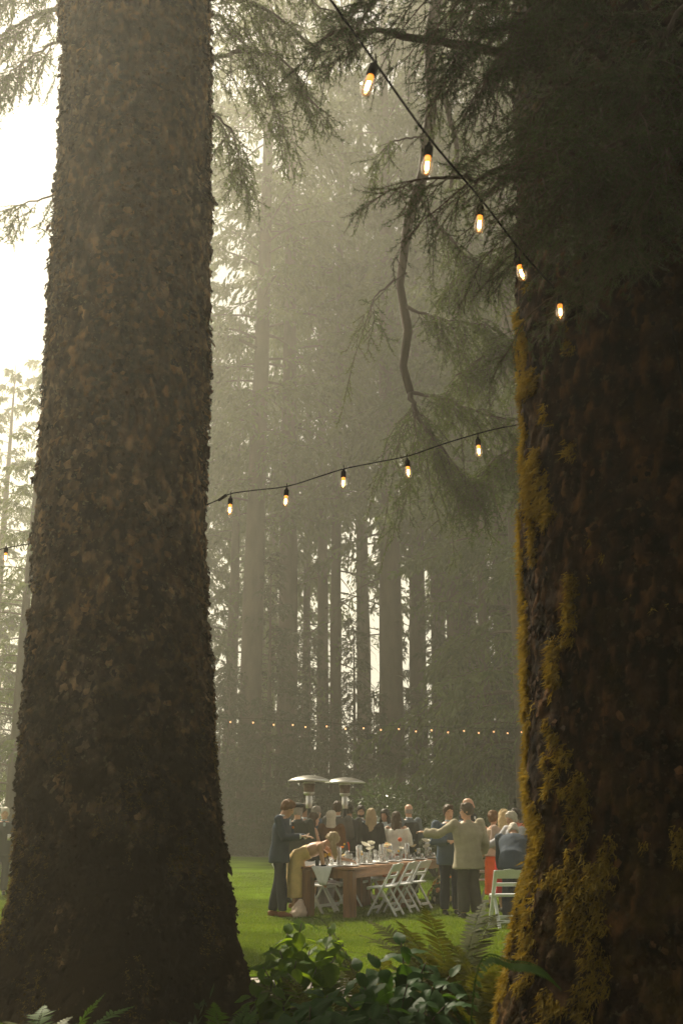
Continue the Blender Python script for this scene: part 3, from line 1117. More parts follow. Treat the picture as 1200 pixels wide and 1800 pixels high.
near_limbs = [
    (pp((1130, 300, 5.35), (1075, 238, 5.2), (1000, 160, 5.0), (900, 100, 4.9), (770, 72, 4.8), (640, 60, 4.7), (555, 78, 4.6)), 0.045, 0.008, 1.1),
    (pp((1170, 340, 5.3), (1060, 310, 4.9), (950, 300, 4.6), (860, 305, 4.4), (780, 312, 4.25), (700, 322, 4.1)), 0.022, 0.004, 0.85),
    (pp((1190, 250, 5.3), (1080, 120, 5.0), (960, 20, 4.7), (860, -60, 4.5)), 0.035, 0.01, 1.5),
    (pp((1230, 420, 5.2), (1140, 350, 4.9), (1050, 330, 4.6), (960, 370, 4.4)), 0.018, 0.004, 1.0),
    (pp((1230, 120, 5.2), (1120, 40, 4.8), (1000, 20, 4.5), (880, 50, 4.3), (790, 120, 4.2)), 0.03, 0.006, 1.5),
    (pp((1240, 300, 5.0), (1180, 180, 4.5), (1080, 120, 4.2), (960, 170, 4.0)), 0.022, 0.005, 1.4),
    (pp((1250, 60, 5.0), (1180, -20, 4.5), (1060, -60, 4.2), (900, -40, 4.0), (800, 10, 3.9)), 0.025, 0.006, 1.4),
    (pp((1100, -120, 5.2), (960, -90, 4.9), (820, -40, 4.6), (690, 0, 4.4), (620, 20, 4.3)), 0.025, 0.006, 1.0),
    (pp((1250, 200, 4.9), (1190, 260, 4.5), (1100, 250, 4.2), (1020, 280, 4.0), (950, 260, 3.9)), 0.018, 0.004, 1.3),
    (pp((1260, 380, 5.0), (1210, 370, 4.6), (1130, 400, 4.4), (1070, 430, 4.3)), 0.014, 0.003, 0.8),
    (pp((1180, 480, 5.35), (1120, 455, 5.1), (1070, 478, 5.0), (1010, 505, 4.95), (945, 540, 4.85)), 0.008, 0.002, 0.35),
    (pp((1120, 300, 5.4), (1020, 240, 5.1), (950, 230, 5.2), (890, 225, 5.3)), 0.018, 0.005, 0.8),
    (pp((1130, 370, 5.4), (1030, 390, 5.2), (950, 400, 5.0), (890, 370, 4.9)), 0.012, 0.003, 0.7),
    (pp((1260, -60, 4.6), (1150, 90, 4.3), (1120, 210, 4.2), (1060, 300, 4.1)), 0.02, 0.005, 1.2),
    (pp((1280, 20, 4.4), (1230, 130, 4.1), (1180, 240, 4.0), (1160, 330, 3.9)), 0.02, 0.005, 1.2),
    (pp((1180, -200, 5.2), (1080, -100, 4.9), (980, -30, 4.7), (900, 60, 4.6), (850, 150, 4.5)), 0.022, 0.006, 1.3),
]
boughs('needles', near_limbs, rt, 101, sec_n=27, twig_n=13, sec_len=0.52, t0=0.12)

# a spruce whose trunk is hidden behind the great left one; its boughs hang into the sky gaps
hid = thing('spruce_tree', 'misty spruce behind the near left trunk, its drooping boughs showing on both sides', 'tree', (atx(222, 17), 17, 0))
t, b, c = VAR['canopy']
obj('trunk', t, hid)
boughs('needles', [
    (pp((260, 60, 17), (330, 20, 16.6), (395, -10, 16.2), (470, 20, 15.9), (560, 90, 15.6)), 0.07, 0.015, 1.3),
    (pp((260, 90, 17), (350, 110, 16.6), (430, 90, 16.2), (500, 110, 16), (560, 190, 15.8)), 0.05, 0.012, 1.3),
    (pp((260, 180, 17), (360, 190, 16.6), (410, 240, 16.4), (425, 320, 16.3)), 0.035, 0.008, 0.9),
    (pp((260, -60, 17), (400, -60, 16.4), (520, -20, 16), (600, 30, 15.7)), 0.05, 0.012, 1.2),
    (pp((190, 10, 17), (90, 20, 16.4), (20, 50, 16), (-50, 110, 15.8)), 0.05, 0.012, 1.3),
    (pp((190, -60, 17), (90, -50, 16.4), (0, -10, 16), (-60, 40, 15.7)), 0.05, 0.012, 1.2),
    (pp((190, 60, 17), (100, 75, 16.4), (40, 110, 16), (0, 150, 15.8)), 0.03, 0.008, 0.8),
    (pp((200, 290, 17), (105, 338, 16.6), (40, 358, 16.2), (-10, 376, 16)), 0.022, 0.006, 0.35),
    (pp((260, 10, 17), (380, 30, 16.8), (460, 140, 16.6), (500, 240, 16.5)), 0.035, 0.008, 1.0),
], hid, 202, needle=(0.06, 0.018), per_m=70, sec_len=1.15, sec_n=24, twig_len=0.42, twig_n=10, droop=0.9, mat='needles', diamond=True, t0=0.2)
hc = obj('crown', c, hid)
hb = obj('branches', b, hid)
hc['kind'] = hb['kind'] = 'stuff'

# a spruce hidden behind the great right trunk; one heavy limb curves out and hangs down
hang = thing('spruce_tree', 'spruce behind the right trunk with one long curved limb hanging down', 'tree', (atx(1085, 16.5), 16.5, 0))
obj('trunk', t, hang)
hc = obj('crown', c, hang)
hb = obj('branches', b, hang)
hc['kind'] = hb['kind'] = 'stuff'
boughs('needles', [
    (pp((1060, -330, 16.5), (930, -260, 16.3), (820, -130, 16.1), (765, 60, 16), (748, 210, 16), (722, 330, 16), (716, 450, 16), (713, 570, 16), (721, 690, 16)), 0.17, 0.055, 0),
    (pp((757, 130, 16), (785, 190, 15.9), (800, 260, 15.8), (792, 330, 15.8)), 0.06, 0.03, 0.25),
    (pp((721, 690, 16), (735, 735, 15.9), (775, 790, 15.8), (835, 860, 15.7)), 0.045, 0.01, 0.8),
    (pp((721, 690, 16), (790, 705, 15.9), (860, 730, 15.8), (930, 740, 15.8)), 0.03, 0.01, 0.8),
    (pp((722, 690, 16), (732, 760, 16.1), (742, 830, 16.2)), 0.03, 0.008, 0.5),
    (pp((716, 540, 16), (770, 560, 15.8), (840, 570, 15.6), (910, 600, 15.5)), 0.03, 0.01, 0.9),
    (pp((722, 330, 16), (790, 420, 15.8), (850, 470, 15.6), (920, 490, 15.5)), 0.03, 0.01, 0.9),
    (pp((1060, 420, 16.5), (960, 430, 16), (870, 440, 15.6), (790, 500, 15.4)), 0.05, 0.012, 1.2),
    (pp((1060, 640, 16.5), (960, 620, 16), (880, 610, 15.6), (800, 660, 15.4)), 0.05, 0.012, 1.2),
    (pp((1060, 800, 16.5), (980, 780, 16), (900, 790, 15.6), (830, 840, 15.4)), 0.045, 0.012, 1.1),
    (pp((714, 480, 16), (660, 520, 15.9), (650, 560, 15.8)), 0.02, 0.006, 0.12),
    (pp((745, 240, 16), (690, 250, 15.8), (660, 280, 15.7)), 0.02, 0.006, 0.12),
], hang, 303, needle=(0.06, 0.018), per_m=70, sec_len=1.1, sec_n=34, twig_len=0.4, twig_n=10, droop=0.95, mat='needles', diamond=True, t0=0.1)

# ------------------------------------------------------------------ strings of lights
M['rubber'] = pmat('rubber', (0.012, 0.011, 0.010), 0.9, 0.2, 20, spec=0.05)


def emat(name, col, st):
    m, nt, out = new_mat(name)
    e = nt.nodes.new('ShaderNodeEmission')
    e.inputs[0].default_value = (*col, 1)
    e.inputs[1].default_value = st
    nt.links.new(e.outputs[0], out.inputs['Surface'])
    return m


def glass_mat(name, tint=(0.97, 0.97, 0.95), gloss=0.10, body=0.05):
    m, nt, out = new_mat(name)
    N, L = nt.nodes, nt.links
    tr = N.new('ShaderNodeBsdfTransparent')
    tr.inputs[0].default_value = (*tint, 1)
    gl = N.new('ShaderNodeBsdfGlossy')
    gl.inputs['Roughness'].default_value = 0.08
    df = N.new('ShaderNodeBsdfDiffuse')
    df.inputs[0].default_value = (0.8, 0.78, 0.72, 1)
    lw = N.new('ShaderNodeLayerWeight')
    lw.inputs[0].default_value = 0.35
    mr = N.new('ShaderNodeMapRange')
    mr.inputs['To Min'].default_value = gloss
    mr.inputs['To Max'].default_value = 0.75
    L.new(lw.outputs['Facing'], mr.inputs['Value'])
    m1, m2 = N.new('ShaderNodeMixShader'), N.new('ShaderNodeMixShader')
    m1.inputs[0].default_value = body
    L.new(tr.outputs[0], m1.inputs[1])
    L.new(df.outputs[0], m1.inputs[2])
    L.new(mr.outputs[0], m2.inputs[0])
    L.new(m1.outputs[0], m2.inputs[1])
    L.new(gl.outputs[0], m2.inputs[2])
    L.new(m2.outputs[0], out.inputs['Surface'])
    return m


M['glass'] = glass_mat('glass')
M['filament'] = emat('filament', (1.0, 0.50, 0.16), 26.0)
M['amber'] = emat('amber', (1.0, 0.30, 0.03), 1.6)  # orange light reflected off the bulb base, given as emission
M['tiny_glow'] = emat('tiny_glow', (1.0, 0.45, 0.18), 1.6)

sock_me = MB().lathe([(0, 0.0), (0.007, 0.0), (0.009, -0.012), (0.016, -0.018), (0.0175, -0.030), (0.0175, -0.058), (0.015, -0.060), (0, -0.060)], 14).mesh('socket', M['rubber'], True)
bulb_me = MB().lathe([(0.0125, -0.058), (0.0135, -0.066), (0.020, -0.083), (0.0242, -0.103), (0.0235, -0.120), (0.016, -0.135), (0.006, -0.141), (0, -0.142)], 18).mesh('glass_bulb', M['glass'], True)
fil_me = MB().tube([(0.0035, 0, -0.082), (0.0045, 0, -0.098), (0.0035, 0, -0.118)], 0.0032, 8).tube([(-0.0035, 0, -0.118), (-0.0045, 0, -0.10), (-0.0035, 0, -0.082)], 0.0026, 8).mesh('filament', M['filament'], True)
amb_me = MB().lathe([(0, -0.060), (0.0115, -0.0605), (0.0125, -0.068), (0.010, -0.080), (0.004, -0.084), (0, -0.084)], 12).mesh('bulb_base_glow', M['amber'], True)
drop_me = MB().tube([(0, 0, 0.03), (0.001, 0, 0.012), (0, 0, -0.004)], 0.0028, 6).mesh('drop_cord', M['rubber'], True)
tiny_me = MB().ball((0, 0, -0.08), (0.022, 0.022, 0.030), 8, 6).mesh('glass_bulb', M['tiny_glow'], True)


def light_string(label, cable, bulbs, r=0.0045, tiny=False, tilt=0.0, group=None, lit=True):
    root = thing('string_lights', label, 'string lights', tuple(cable[0]), 0, group)
    org = Vector(cable[0])
    P = resample([Vector(p) - org for p in cable], 40)
    MB().tube(P, r, 6).build('cable', M['rubber'], root, True)
    for p, drop, tx in bulbs:
        p = Vector(p) - org
        if tiny:
            s = obj('socket', sock_me, root)
            s.location = p
            obj('glass_bulb', tiny_me, s)
            continue
        c = obj('drop_cord', drop_me, root)
        c.location = p
        s = obj('socket', sock_me, root)
        s.location = p
        s.rotation_euler = (R(tx[0]), R(tx[1]), 0)
        obj('glass_bulb', bulb_me, s)
        obj('filament', fil_me, s)
        obj('bulb_base_glow', amb_me, s)
    return root


def hangers(lst, up):
    """bulb positions: glass centre in the photograph -> socket top"""
    out = []
    for px, py, Y, tx, ty in lst:
        g = at(px, py, Y)
        rot = Euler((R(tx), R(ty), 0)).to_matrix()
        out.append((g - rot @ Vector((0, 0, -0.10)), up, (tx, ty)))
    return out


s1_b = hangers([(646, 150, 3.15, 0, 16), (750, 291, 3.6, 0, 6), (842, 394, 4.15, 0, 5), (916, 480, 4.55, 0, -14), (984, 548, 4.95, 0, 0)], 0)
s1_c = [at(560, -30, 2.75), at(645, 90, 3.15), at(752, 240, 3.6), at(846, 352, 4.15), at(914, 440, 4.55), at(984, 516, 4.95), at(1022, 546, 5.28)]
l1 = light_string('near string of glowing amber bulbs running down to the right trunk', s1_c, s1_b, 0.005)
for px, py, Y, ry, rx in ((1003, 546, 5.1, -100, 0), (1014, 548, 5.12, 75, 20)):      # two spare bulbs lying against the trunk, unlit
    s = obj('socket', sock_me, l1)
    s.location = at(px, py, Y) - l1.location
    s.rotation_euler = (R(rx), R(ry), 0)
    obj('glass_bulb', bulb_me, s)
s2_b = hangers([(404, 896, 7.4, 0, 2), (502, 881, 7.25, 0, 4), (603, 849, 7.1, 0, 2), (717, 830, 6.95, 0, -3), (841, 793, 6.8, 0, -2)], 0)
s2_c = [at(362, 888, 7.9), at(385, 878, 7.6), at(405, 868, 7.4), at(445, 862, 7.32), at(504, 855, 7.25), at(560, 838, 7.18), at(605, 824, 7.1), at(665, 812, 7.02), at(719, 801, 6.95),
        at(780, 780, 6.88), at(840, 762, 6.8), at(880, 752, 6.6), at(925, 744, 6.35)]
l2 = light_string('string of five lit bulbs sagging between the two great trunks', s2_c, s2_b, 0.0042)
MB().tube([at(385, 879, 7.6) - l2.location, at(397, 871, 7.48) - l2.location], [0.010, 0.012], 8).build('plug', M['rubber'], l2, True)
light_string('light string reaching the left edge from behind the near left trunk', [at(75, 952, 8.9), at(40, 958, 9.0), at(0, 966, 9.1), at(-60, 985, 9.2)],
             hangers([(10, 980, 9.1, 0, 0)], 0), 0.0045)
far_px = [(-14, 596), (56, 594), (126, 598), (203, 600), (273, 607), (338, 608), (381, 615), (453, 613), (517, 621), (578, 619), (637, 625), (698, 622), (756, 630), (809, 626), (865, 633),
          (919, 628), (969, 635), (1020, 631), (1067, 636), (1114, 632)]
far_px = [(340 + a / 1.935, 960 + b / 1.935) for a, b in far_px]
light_string('far string of tiny glowing bulbs strung across the forest edge',
             [at(300, 1255, 33)] + [at(px, py - 7, 33) for px, py in far_px] + [at(980, 1286, 33)],
             [(at(px, py, 33) + Vector((0, 0, 0.08)), 0, (0, 0)) for px, py in far_px], 0.005, tiny=True)
# supply cord stapled down the right trunk
zz = np.linspace(at(1040, 560, 5.3).z, 0.3, 30)
th = np.interp(zz, [0.3, 1.6, 4.5], [R(-84), R(-92), R(-112)])
cp = RT.points(th, zz, 0.012) + np.array((RT.x0, RT.Y, 0))
cr = MB().tube(cp, 0.006, 6).build('cord', M['rubber'], None, True)
tag(cr, 'black supply cord running down the bark of the right trunk', 'cord')

# ------------------------------------------------------------------ farm tables
M['table_wood'] = pmat('table_wood', (0.25, 0.118, 0.050), 0.5, 0.45, 3.0, 0.3, 60, vec_scale=(6, 0.6, 6))
M['table_leg'] = pmat('table_leg', (0.22, 0.100, 0.042), 0.55, 0.45, 3.0, 0.3, 60, vec_scale=(5, 5, 0.6))
M['white_resin'] = pmat('white_resin', (0.76, 0.78, 0.80), 0.4, 0.05, 5)
M['steel'] = pmat('steel', (0.55, 0.53, 0.50), 0.28, 0.12, 8, metal=1.0)
M['black_metal'] = pmat('black_metal', (0.022, 0.021, 0.020), 0.4, 0.2, 8, metal=0.3)
M['linen'] = pmat('linen', (0.80, 0.80, 0.82), 0.8, 0.06, 9, 0.3, 120)
M['ceramic'] = pmat('ceramic', (0.78, 0.77, 0.74), 0.25, 0.04, 5)
M['candle'] = pmat('candle', (0.80, 0.36, 0.20), 0.5, 0.06, 6)
M['clear'] = glass_mat('clear', (0.93, 0.94, 0.93), 0.14, 0.16)
M['smoke'] = glass_mat('smoke', (0.75, 0.74, 0.70), 0.12, 0.10)
M['tin'] = pmat('tin', (0.035, 0.045, 0.045), 0.4, 0.3, 12, metal=0.5)
M['stem'] = pmat('stem', (0.10, 0.15, 0.035), 0.6, 0.3, 12)
M['wick'] = pmat('wick', (0.02, 0.02, 0.02), 0.9, 0.2, 12)
FL = {
    'white': leaf_mat('petal_white', (0.70, 0.66, 0.58), (0.85, 0.82, 0.75), 0.3, 0.6, 20, tcol=(1, 1, 0.9)),
    'cream': leaf_mat('petal_cream', (0.68, 0.56, 0.38), (0.80, 0.70, 0.50), 0.3, 0.6, 20, tcol=(1, 1, 0.8)),
    'peach': leaf_mat('petal_peach', (0.68, 0.40, 0.24), (0.78, 0.52, 0.34), 0.3, 0.6, 20, tcol=(1, 0.9, 0.7)),
    'orange': leaf_mat('petal_orange', (0.72, 0.20, 0.015), (0.82, 0.32, 0.03), 0.3, 0.6, 20, tcol=(1, 0.8, 0.5)),
    'yellow': leaf_mat('petal_yellow', (0.72, 0.44, 0.03), (0.82, 0.58, 0.08), 0.3, 0.6, 20, tcol=(1, 0.9, 0.5)),
    'red': leaf_mat('petal_red', (0.66, 0.10, 0.02), (0.75, 0.16, 0.03), 0.3, 0.6, 20, tcol=(1, 0.7, 0.5)),
}
TH_ = math.atan2(1.90, 4.05)                     # table axis, turned from straight ahead to the right
TU = Vector((math.sin(TH_), math.cos(TH_), 0))   # along the table, away from the camera
TW = Vector((-math.cos(TH_), math.sin(TH_), 0))  # across, to the far-left side
TC = Vector((atx(621, 18.2), 18.2, 0))           # the near right corner of the table top
T_TOP, T_LEN, T_WID = 0.765, 2.28, 0.98


def tpt(u, w, z=0.0):
    """u metres along the tables from the near end, w metres in from the near right edge"""
    p = TC + TU * u + TW * w
    return Vector((p.x, p.y, z))


def farm_table(u0, label):
    o = thing('farm_table', label, 'table', tpt(u0, T_WID / 2), -TH_, 'two farm tables set end to end')
    hw = T_WID / 2
    x = -hw
    nb = 6
    for i in range(nb):
        w = T_WID / nb
        MB().box((x + w / 2, T_LEN / 2, T_TOP - 0.02 + 0.0015 * (i % 2)), (w - 0.004, T_LEN - 0.004, 0.04), bevel=0.004).build('plank', M['table_wood'], o)
        x += w
    for sx in (-1, 1):
        MB().box((sx * (hw - 0.05), T_LEN / 2, T_TOP - 0.105), (0.035, T_LEN - 0.24, 0.125), bevel=0.004).build('apron', M['table_wood'], o)
    for y in (0.055, T_LEN - 0.055):
        MB().box((0, y, T_TOP - 0.105), (T_WID - 0.14, 0.035, 0.125), bevel=0.004).build('apron', M['table_leg'], o)
    for sx in (-1, 1):
        for y in (0.10, T_LEN - 0.10):
            MB().box((sx * (hw - 0.115), y, (T_TOP - 0.045) / 2 - 0.01), (0.165, 0.165, T_TOP - 0.04), bevel=0.006).build('leg', M['table_leg'], o)
    return o


farm_table(0.0, 'brown wooden farm table with thick square legs, the nearer of the two')
farm_table(T_LEN + 0.006, 'brown wooden farm table joined on behind the nearer one')


# ------------------------------------------------------------------ folding chairs
def chair_parts():
    """white resin folding chair facing -Y; back at +Y"""
    P = []
    w = 0.205
    for s in (-1, 1):
        P.append(('back_rail', MB().beam((s * w, 0.235, 0.80), (s * w, -0.24, 0.0), 0.030, 0.056, (1, 0, 0), 0.006)))
        P.append(('rear_leg', MB().beam((s * (w - 0.026), -0.02, 0.44), (s * (w - 0.026), 0.25, 0.0), 0.028, 0.048, (1, 0, 0), 0.006)))
    rows = []
    top = MB()
    n = 9
    V, F = [], []
    for k in range(n):                                   # crest: bowed and with a shallow wave on top
        t = k / (n - 1) * 2 - 1
        x = t * (w + 0.012)
        yb = 0.225 + 0.018 * (1 - t * t)
        zt = 0.80 + 0.016 * (1 - t * t) + 0.006 * math.cos(t * 6)
        for dy, z, dz in ((-0.013, 0.685, -0.06), (0.013, 0.685, -0.06), (0.013, zt, 0), (-0.013, zt, 0)):
            V.append((x, yb + dy + (z - 0.8) * 0.55, z))
    for k in range(n - 1):
        for j in range(4):
            F.append((k * 4 + j, k * 4 + (j + 1) % 4, (k + 1) * 4 + (j + 1) % 4, (k + 1) * 4 + j))
    F += [(0, 3, 2, 1), tuple((n - 1) * 4 + j for j in range(4))]
    P.append(('crest', top.add(V, F)))
    P.append(('back_slat', MB().box((0, 0.128, 0.60), (2 * w - 0.02, 0.02, 0.055), Matrix.Rotation(R(-30), 3, 'X'), 0.004)))
    P.append(('seat', MB().box((0, -0.055, 0.445), (0.40, 0.39, 0.032), Matrix.Rotation(R(3), 3, 'X'), 0.010)))
    P.append(('seat_rail', MB().box((0, -0.245, 0.425), (0.395, 0.028, 0.045), None, 0.004)))
    P.append(('stretcher', MB().box((0, -0.165, 0.125), (2 * w, 0.022, 0.045), None, 0.004)))
    P.append(('stretcher', MB().box((0, 0.195, 0.095), (2 * w - 0.06, 0.022, 0.045), None, 0.004)))
    return [(n_, m.mesh(n_, M['white_resin'])) for n_, m in P]


CH = chair_parts()


def chair(loc, rz, label):
    o = thing('folding_chair', label, 'chair', loc, rz, 'white folding chairs')
    for n_, me in CH:
        obj(n_, me, o)
    return o


# seat towards the table; chairs on the near right side face the far-left side
face_far = -TH_ + R(-90)        # a chair faces -Y at 0
def face(v):
    return math.atan2(v.x, -v.y)


for u, d, lab in ((0.78, 0.06, 'white folding chair at the near side of the table, closest to the camera'), (1.48, 0.05, 'middle of the three white folding chairs along the near table side'),
                  (2.12, 0.04, 'last of the three white folding chairs along the near table side, by the flowers')):
    chair(tpt(u, -0.16 - d), face(TW) + R(random.uniform(-4, 4)), lab)
chair(tpt(0.42, 1.42), face(-TW) + R(24), 'white folding chair at the table corner beside the woman in yellow')
chair(tpt(0.75, 1.02), face(-TW) + R(-6), 'white folding chair tucked under the far side behind the near table leg')
chair(tpt(1.25, 1.02), face(-TW) + R(4), 'white folding chair on the far table side with lavender wrap')
chair(tpt(2.3, 1.04), face(-TW) + R(2), 'white folding chair on the far side, seen under the tables')
chair(tpt(3.0, 1.04), face(-TW) + R(-3), 'white folding chair farthest along the far table side')
chair((atx(884, 16.9), 16.9, 0), R(186), 'white folding chair with curved back beside the mossy right trunk')
chair((atx(838, 20.6), 20.6, 0), R(215), 'white folding chair half hidden behind the man in the olive shirt')


# a lavender wrap hanging over a chair seat
def cloth_strip(path, width_dir, width, nu, nv, wave, seed):
    P = resample(path, nu)
    V = []
    wd = np.array(width_dir, float)
    for i in range(nu):
        for j in range(nv):
            t = j / (nv - 1) - 0.5
            n_ = wave * math.sin(t * 17 + seed + i * 0.15) * (i / nu)
            V.append(P[i] + wd * (width * t * (1 - 0.25 * i / nu)) + np.array((n_, n_ * 0.7, 0.004 * math.sin(i + j))))
    i = np.arange(nu * nv).reshape(nu, nv)
    F = np.stack([i[:-1, :-1], i[:-1, 1:], i[1:, 1:], i[1:, :-1]], -1).reshape(-1, 4)
    return np.array(V), F


M['lavender'] = pmat('lavender', (0.36, 0.31, 0.36), 0.9, 0.15, 8, 0.4, 60)
c0 = tpt(1.22, 1.08)
V, F = cloth_strip([c0 + Vector((0, 0.1, 0.48)), c0 + Vector((0, -0.1, 0.485)), c0 + Vector((0.02, -0.19, 0.44)), c0 + Vector((0.0, -0.23, 0.25)), c0 + Vector((-0.01, -0.24, 0.07))], (1, 0.1, 0), 0.36, 20, 26, 0.02, 1)
o = obj('wrap', mesh_np('wrap', V, F, M['lavender']))
tag(o, 'lavender wrap hanging from a chair seat on the far table side', 'cloth')
o.modifiers.new('thick', 'SOLIDIFY').thickness = 0.006

# ------------------------------------------------------------------ runner
V = []
nu, nv = 70, 12
run = []
for i in range(nu):
    u = -0.28 + i * (4.75 / (nu - 1))
    if u < 0.0:
        z = T_TOP + 0.006 + u * 1.0
        uu = -0.012 - 0.01 * math.sin(u * 20)
    else:
        z, uu = T_TOP + 0.006, u
    for j in range(nv):
        t = j / (nv - 1)
        w = 0.56 + (t - 0.5) * (0.46 if u > 0.1 else 0.46 - 0.9 * (0.1 - u)) + 0.03 * math.sin(u * 5)
        zz_ = z + (0.008 * abs(math.sin(u * 9 + t * 5)) if u >= 0 else 0.0)
        p = tpt(uu - (0.012 * (1 + math.sin(t * 22)) if u < 0 else 0), w, zz_)
        V.append(tuple(p))
i = np.arange(nu * nv).reshape(nu, nv)
F = np.stack([i[:-1, :-1], i[:-1, 1:], i[1:, 1:], i[1:, :-1]], -1).reshape(-1, 4)
o = obj('table_runner', mesh_np('table_runner', np.array(V), F, M['linen']))
tag(o, 'white gauze runner along the tables, its end hanging over the near edge', 'table runner')
o.modifiers.new('thick', 'SOLIDIFY').thickness = 0.004

# ------------------------------------------------------------------ table ware
ORD = ['first', 'second', 'third', 'fourth', 'fifth', 'sixth', 'seventh', 'eighth', 'ninth', 'tenth', 'eleventh', 'twelfth', 'thirteenth', 'fourteenth', 'fifteenth', 'sixteenth',
       'seventeenth', 'eighteenth', 'nineteenth', 'twentieth']
cyl_me = MB().lathe([(0, 0.004), (0.040, 0.004), (0.042, 0.0), (0.045, 0.002), (0.045, 0.30), (0.042, 0.30), (0.042, 0.012), (0, 0.012)], 18).mesh('glass_cylinder', M['clear'], True)
cand_me = MB().lathe([(0, 0.0), (0.0115, 0.0), (0.0115, 0.235), (0.007, 0.243), (0, 0.244)], 12).mesh('taper_candle', M['candle'], True)
wick_me = MB().tube([(0, 0, 0.243), (0.001, 0, 0.255)], 0.0015, 5).mesh('wick', M['wick'])
wine_bowl = MB().lathe([(0.004, 0.085), (0.022, 0.095), (0.038, 0.125), (0.040, 0.155), (0.034, 0.20), (0.0325, 0.20), (0.038, 0.155), (0.036, 0.126), (0.020, 0.098), (0, 0.092)], 16).mesh('bowl', M['clear'], True)
wine_stem = MB().lathe([(0, 0), (0.034, 0), (0.034, 0.003), (0.006, 0.008), (0.004, 0.02), (0.004, 0.086), (0, 0.088)], 12).mesh('stem', M['clear'], True)
tumb_me = MB().lathe([(0, 0.0), (0.034, 0.0), (0.040, 0.10), (0.0375, 0.10), (0.032, 0.008), (0, 0.008)], 16).mesh('tumbler', M['clear'], True)
carafe_me = MB().lathe([(0, 0), (0.045, 0), (0.050, 0.02), (0.050, 0.12), (0.030, 0.165), (0.022, 0.20), (0.034, 0.235), (0.032, 0.235), (0.019, 0.20), (0.027, 0.165), (0.047, 0.12), (0.046, 0.01), (0, 0.01)], 16).mesh('carafe', M['clear'], True)
plate_me = MB().lathe([(0, 0.003), (0.07, 0.003), (0.085, 0.008), (0.135, 0.018), (0.137, 0.021), (0.085, 0.013), (0.07, 0.008), (0, 0.008)], 24).mesh('plate', M['ceramic'], True)
nap_me = MB().box((0, 0, 0.019), (0.09, 0.20, 0.012), None, 0.004).mesh('napkin', M['linen'])
vase_me = MB().lathe([(0, 0), (0.028, 0), (0.032, 0.02), (0.030, 0.06), (0.016, 0.085), (0.014, 0.11), (0.018, 0.12), (0.0165, 0.12), (0.012, 0.11), (0.014, 0.086), (0.028, 0.06), (0.029, 0.012), (0, 0.01)], 14).mesh('vase', M['clear'], True)
vase2_me = MB().lathe([(0, 0), (0.026, 0), (0.030, 0.05), (0.024, 0.12), (0.018, 0.15), (0.0165, 0.15), (0.022, 0.12), (0.028, 0.05), (0.024, 0.008), (0, 0.008)], 14).mesh('vase', M['smoke'], True)


def blossom_mesh(name, mat, r, layers=3, n=7, seed=0, cup=0.6):
    """layered cupped petals"""
    g = random.Random(seed)
    m = MB()
    for L in range(layers):
        rr = r * (1 - 0.27 * L)
        tilt = 0.15 + cup * L / max(1, layers - 1)
        for k in range(n - L):
            a = 2 * math.pi * (k + 0.5 * L) / (n - L) + g.uniform(-0.15, 0.15)
            ca, sa = math.cos(a), math.sin(a)
            V = []
            for (t, wd) in ((0.05, 0.12), (0.45, 0.42), (0.8, 0.46), (1.0, 0.22)):
                rad = rr * t * math.cos(tilt * t)
                z = rr * t * math.sin(tilt + 0.5 * t) * 0.75 + 0.12 * r * L
                for s in (-1, 0, 1):
                    x, y = rad, s * wd * rr
                    V.append((x * ca - y * sa, x * sa + y * ca, z + (0.10 * rr if s else 0) * t + g.uniform(-0.03, 0.03) * rr))
            F = []
            for i_ in range(3):
                for j in range(2):
                    F.append((i_ * 3 + j, i_ * 3 + j + 1, i_ * 3 + j + 4, i_ * 3 + j + 3))
            m.add(V, F)
    m.ball((0, 0, 0.16 * r), (0.22 * r, 0.22 * r, 0.18 * r), 6, 4)
    return m.mesh(name, mat, True)


BL = {c: [blossom_mesh('blossom', FL[c], 0.045, 3, 7, s) for s in (1, 2)] for c in FL}
BALLM = {c: MB().ball((0, 0, 0), (0.022, 0.022, 0.020), 8, 6).mesh('blossom', FL[c], True) for c in FL}


def flower_vase(u, w, label, stems, big=False):
    o = thing('bud_vase', label, 'vase', tpt(u, w, T_TOP + 0.006), random.uniform(0, 6), 'bud vases of flowers on the tables')
    obj('vase', vase2_me if big else vase_me, o)
    for (c, h, dx, dy, kind, sc) in stems:
        MB().tube([(0, 0, 0.02), (dx * 0.3, dy * 0.3, h * 0.5), (dx, dy, h)], 0.002, 5).build('stem', M['stem'], o)
        b = obj('blossom', BALLM[c] if kind == 'ball' else random.choice(BL[c]), o)
        b.location = (dx, dy, h)
        sc *= 1.3
        b.scale = (sc, sc, sc)
        b.rotation_euler = (random.uniform(-0.5, 0.5), random.uniform(-0.5, 0.5), random.uniform(0, 6))
        if random.random() < 0.7:
            lf = MB()
            for k in range(3):
                z = h * random.uniform(0.5, 0.85)
                a = random.uniform(0, 6.3)
                d = Vector((math.cos(a), math.sin(a), 0.4)) * 0.045
                p = Vector((dx * z / h, dy * z / h, z))
                s_ = Vector((-math.sin(a), math.cos(a), 0)) * 0.010
                lf.add([tuple(p), tuple(p + d * 0.5 + s_), tuple(p + d), tuple(p + d * 0.5 - s_)], [(0, 1, 2, 3)])
            lf.build('leaf', M['stem'], o)
    return o


def on_table(name, label, cat, me, u, w, group, rz=0.0, z=0.006, parts=()):
    if parts:
        o = thing(name, label, cat, tpt(u, w, T_TOP + z), rz, group)
        for n_, m_ in parts:
            obj(n_, m_, o)
        return o
    o = obj(name, me)
    o.location = tpt(u, w, T_TOP + z)
    o.rotation_euler = (0, 0, rz)
    return tag(o, label, cat, group)


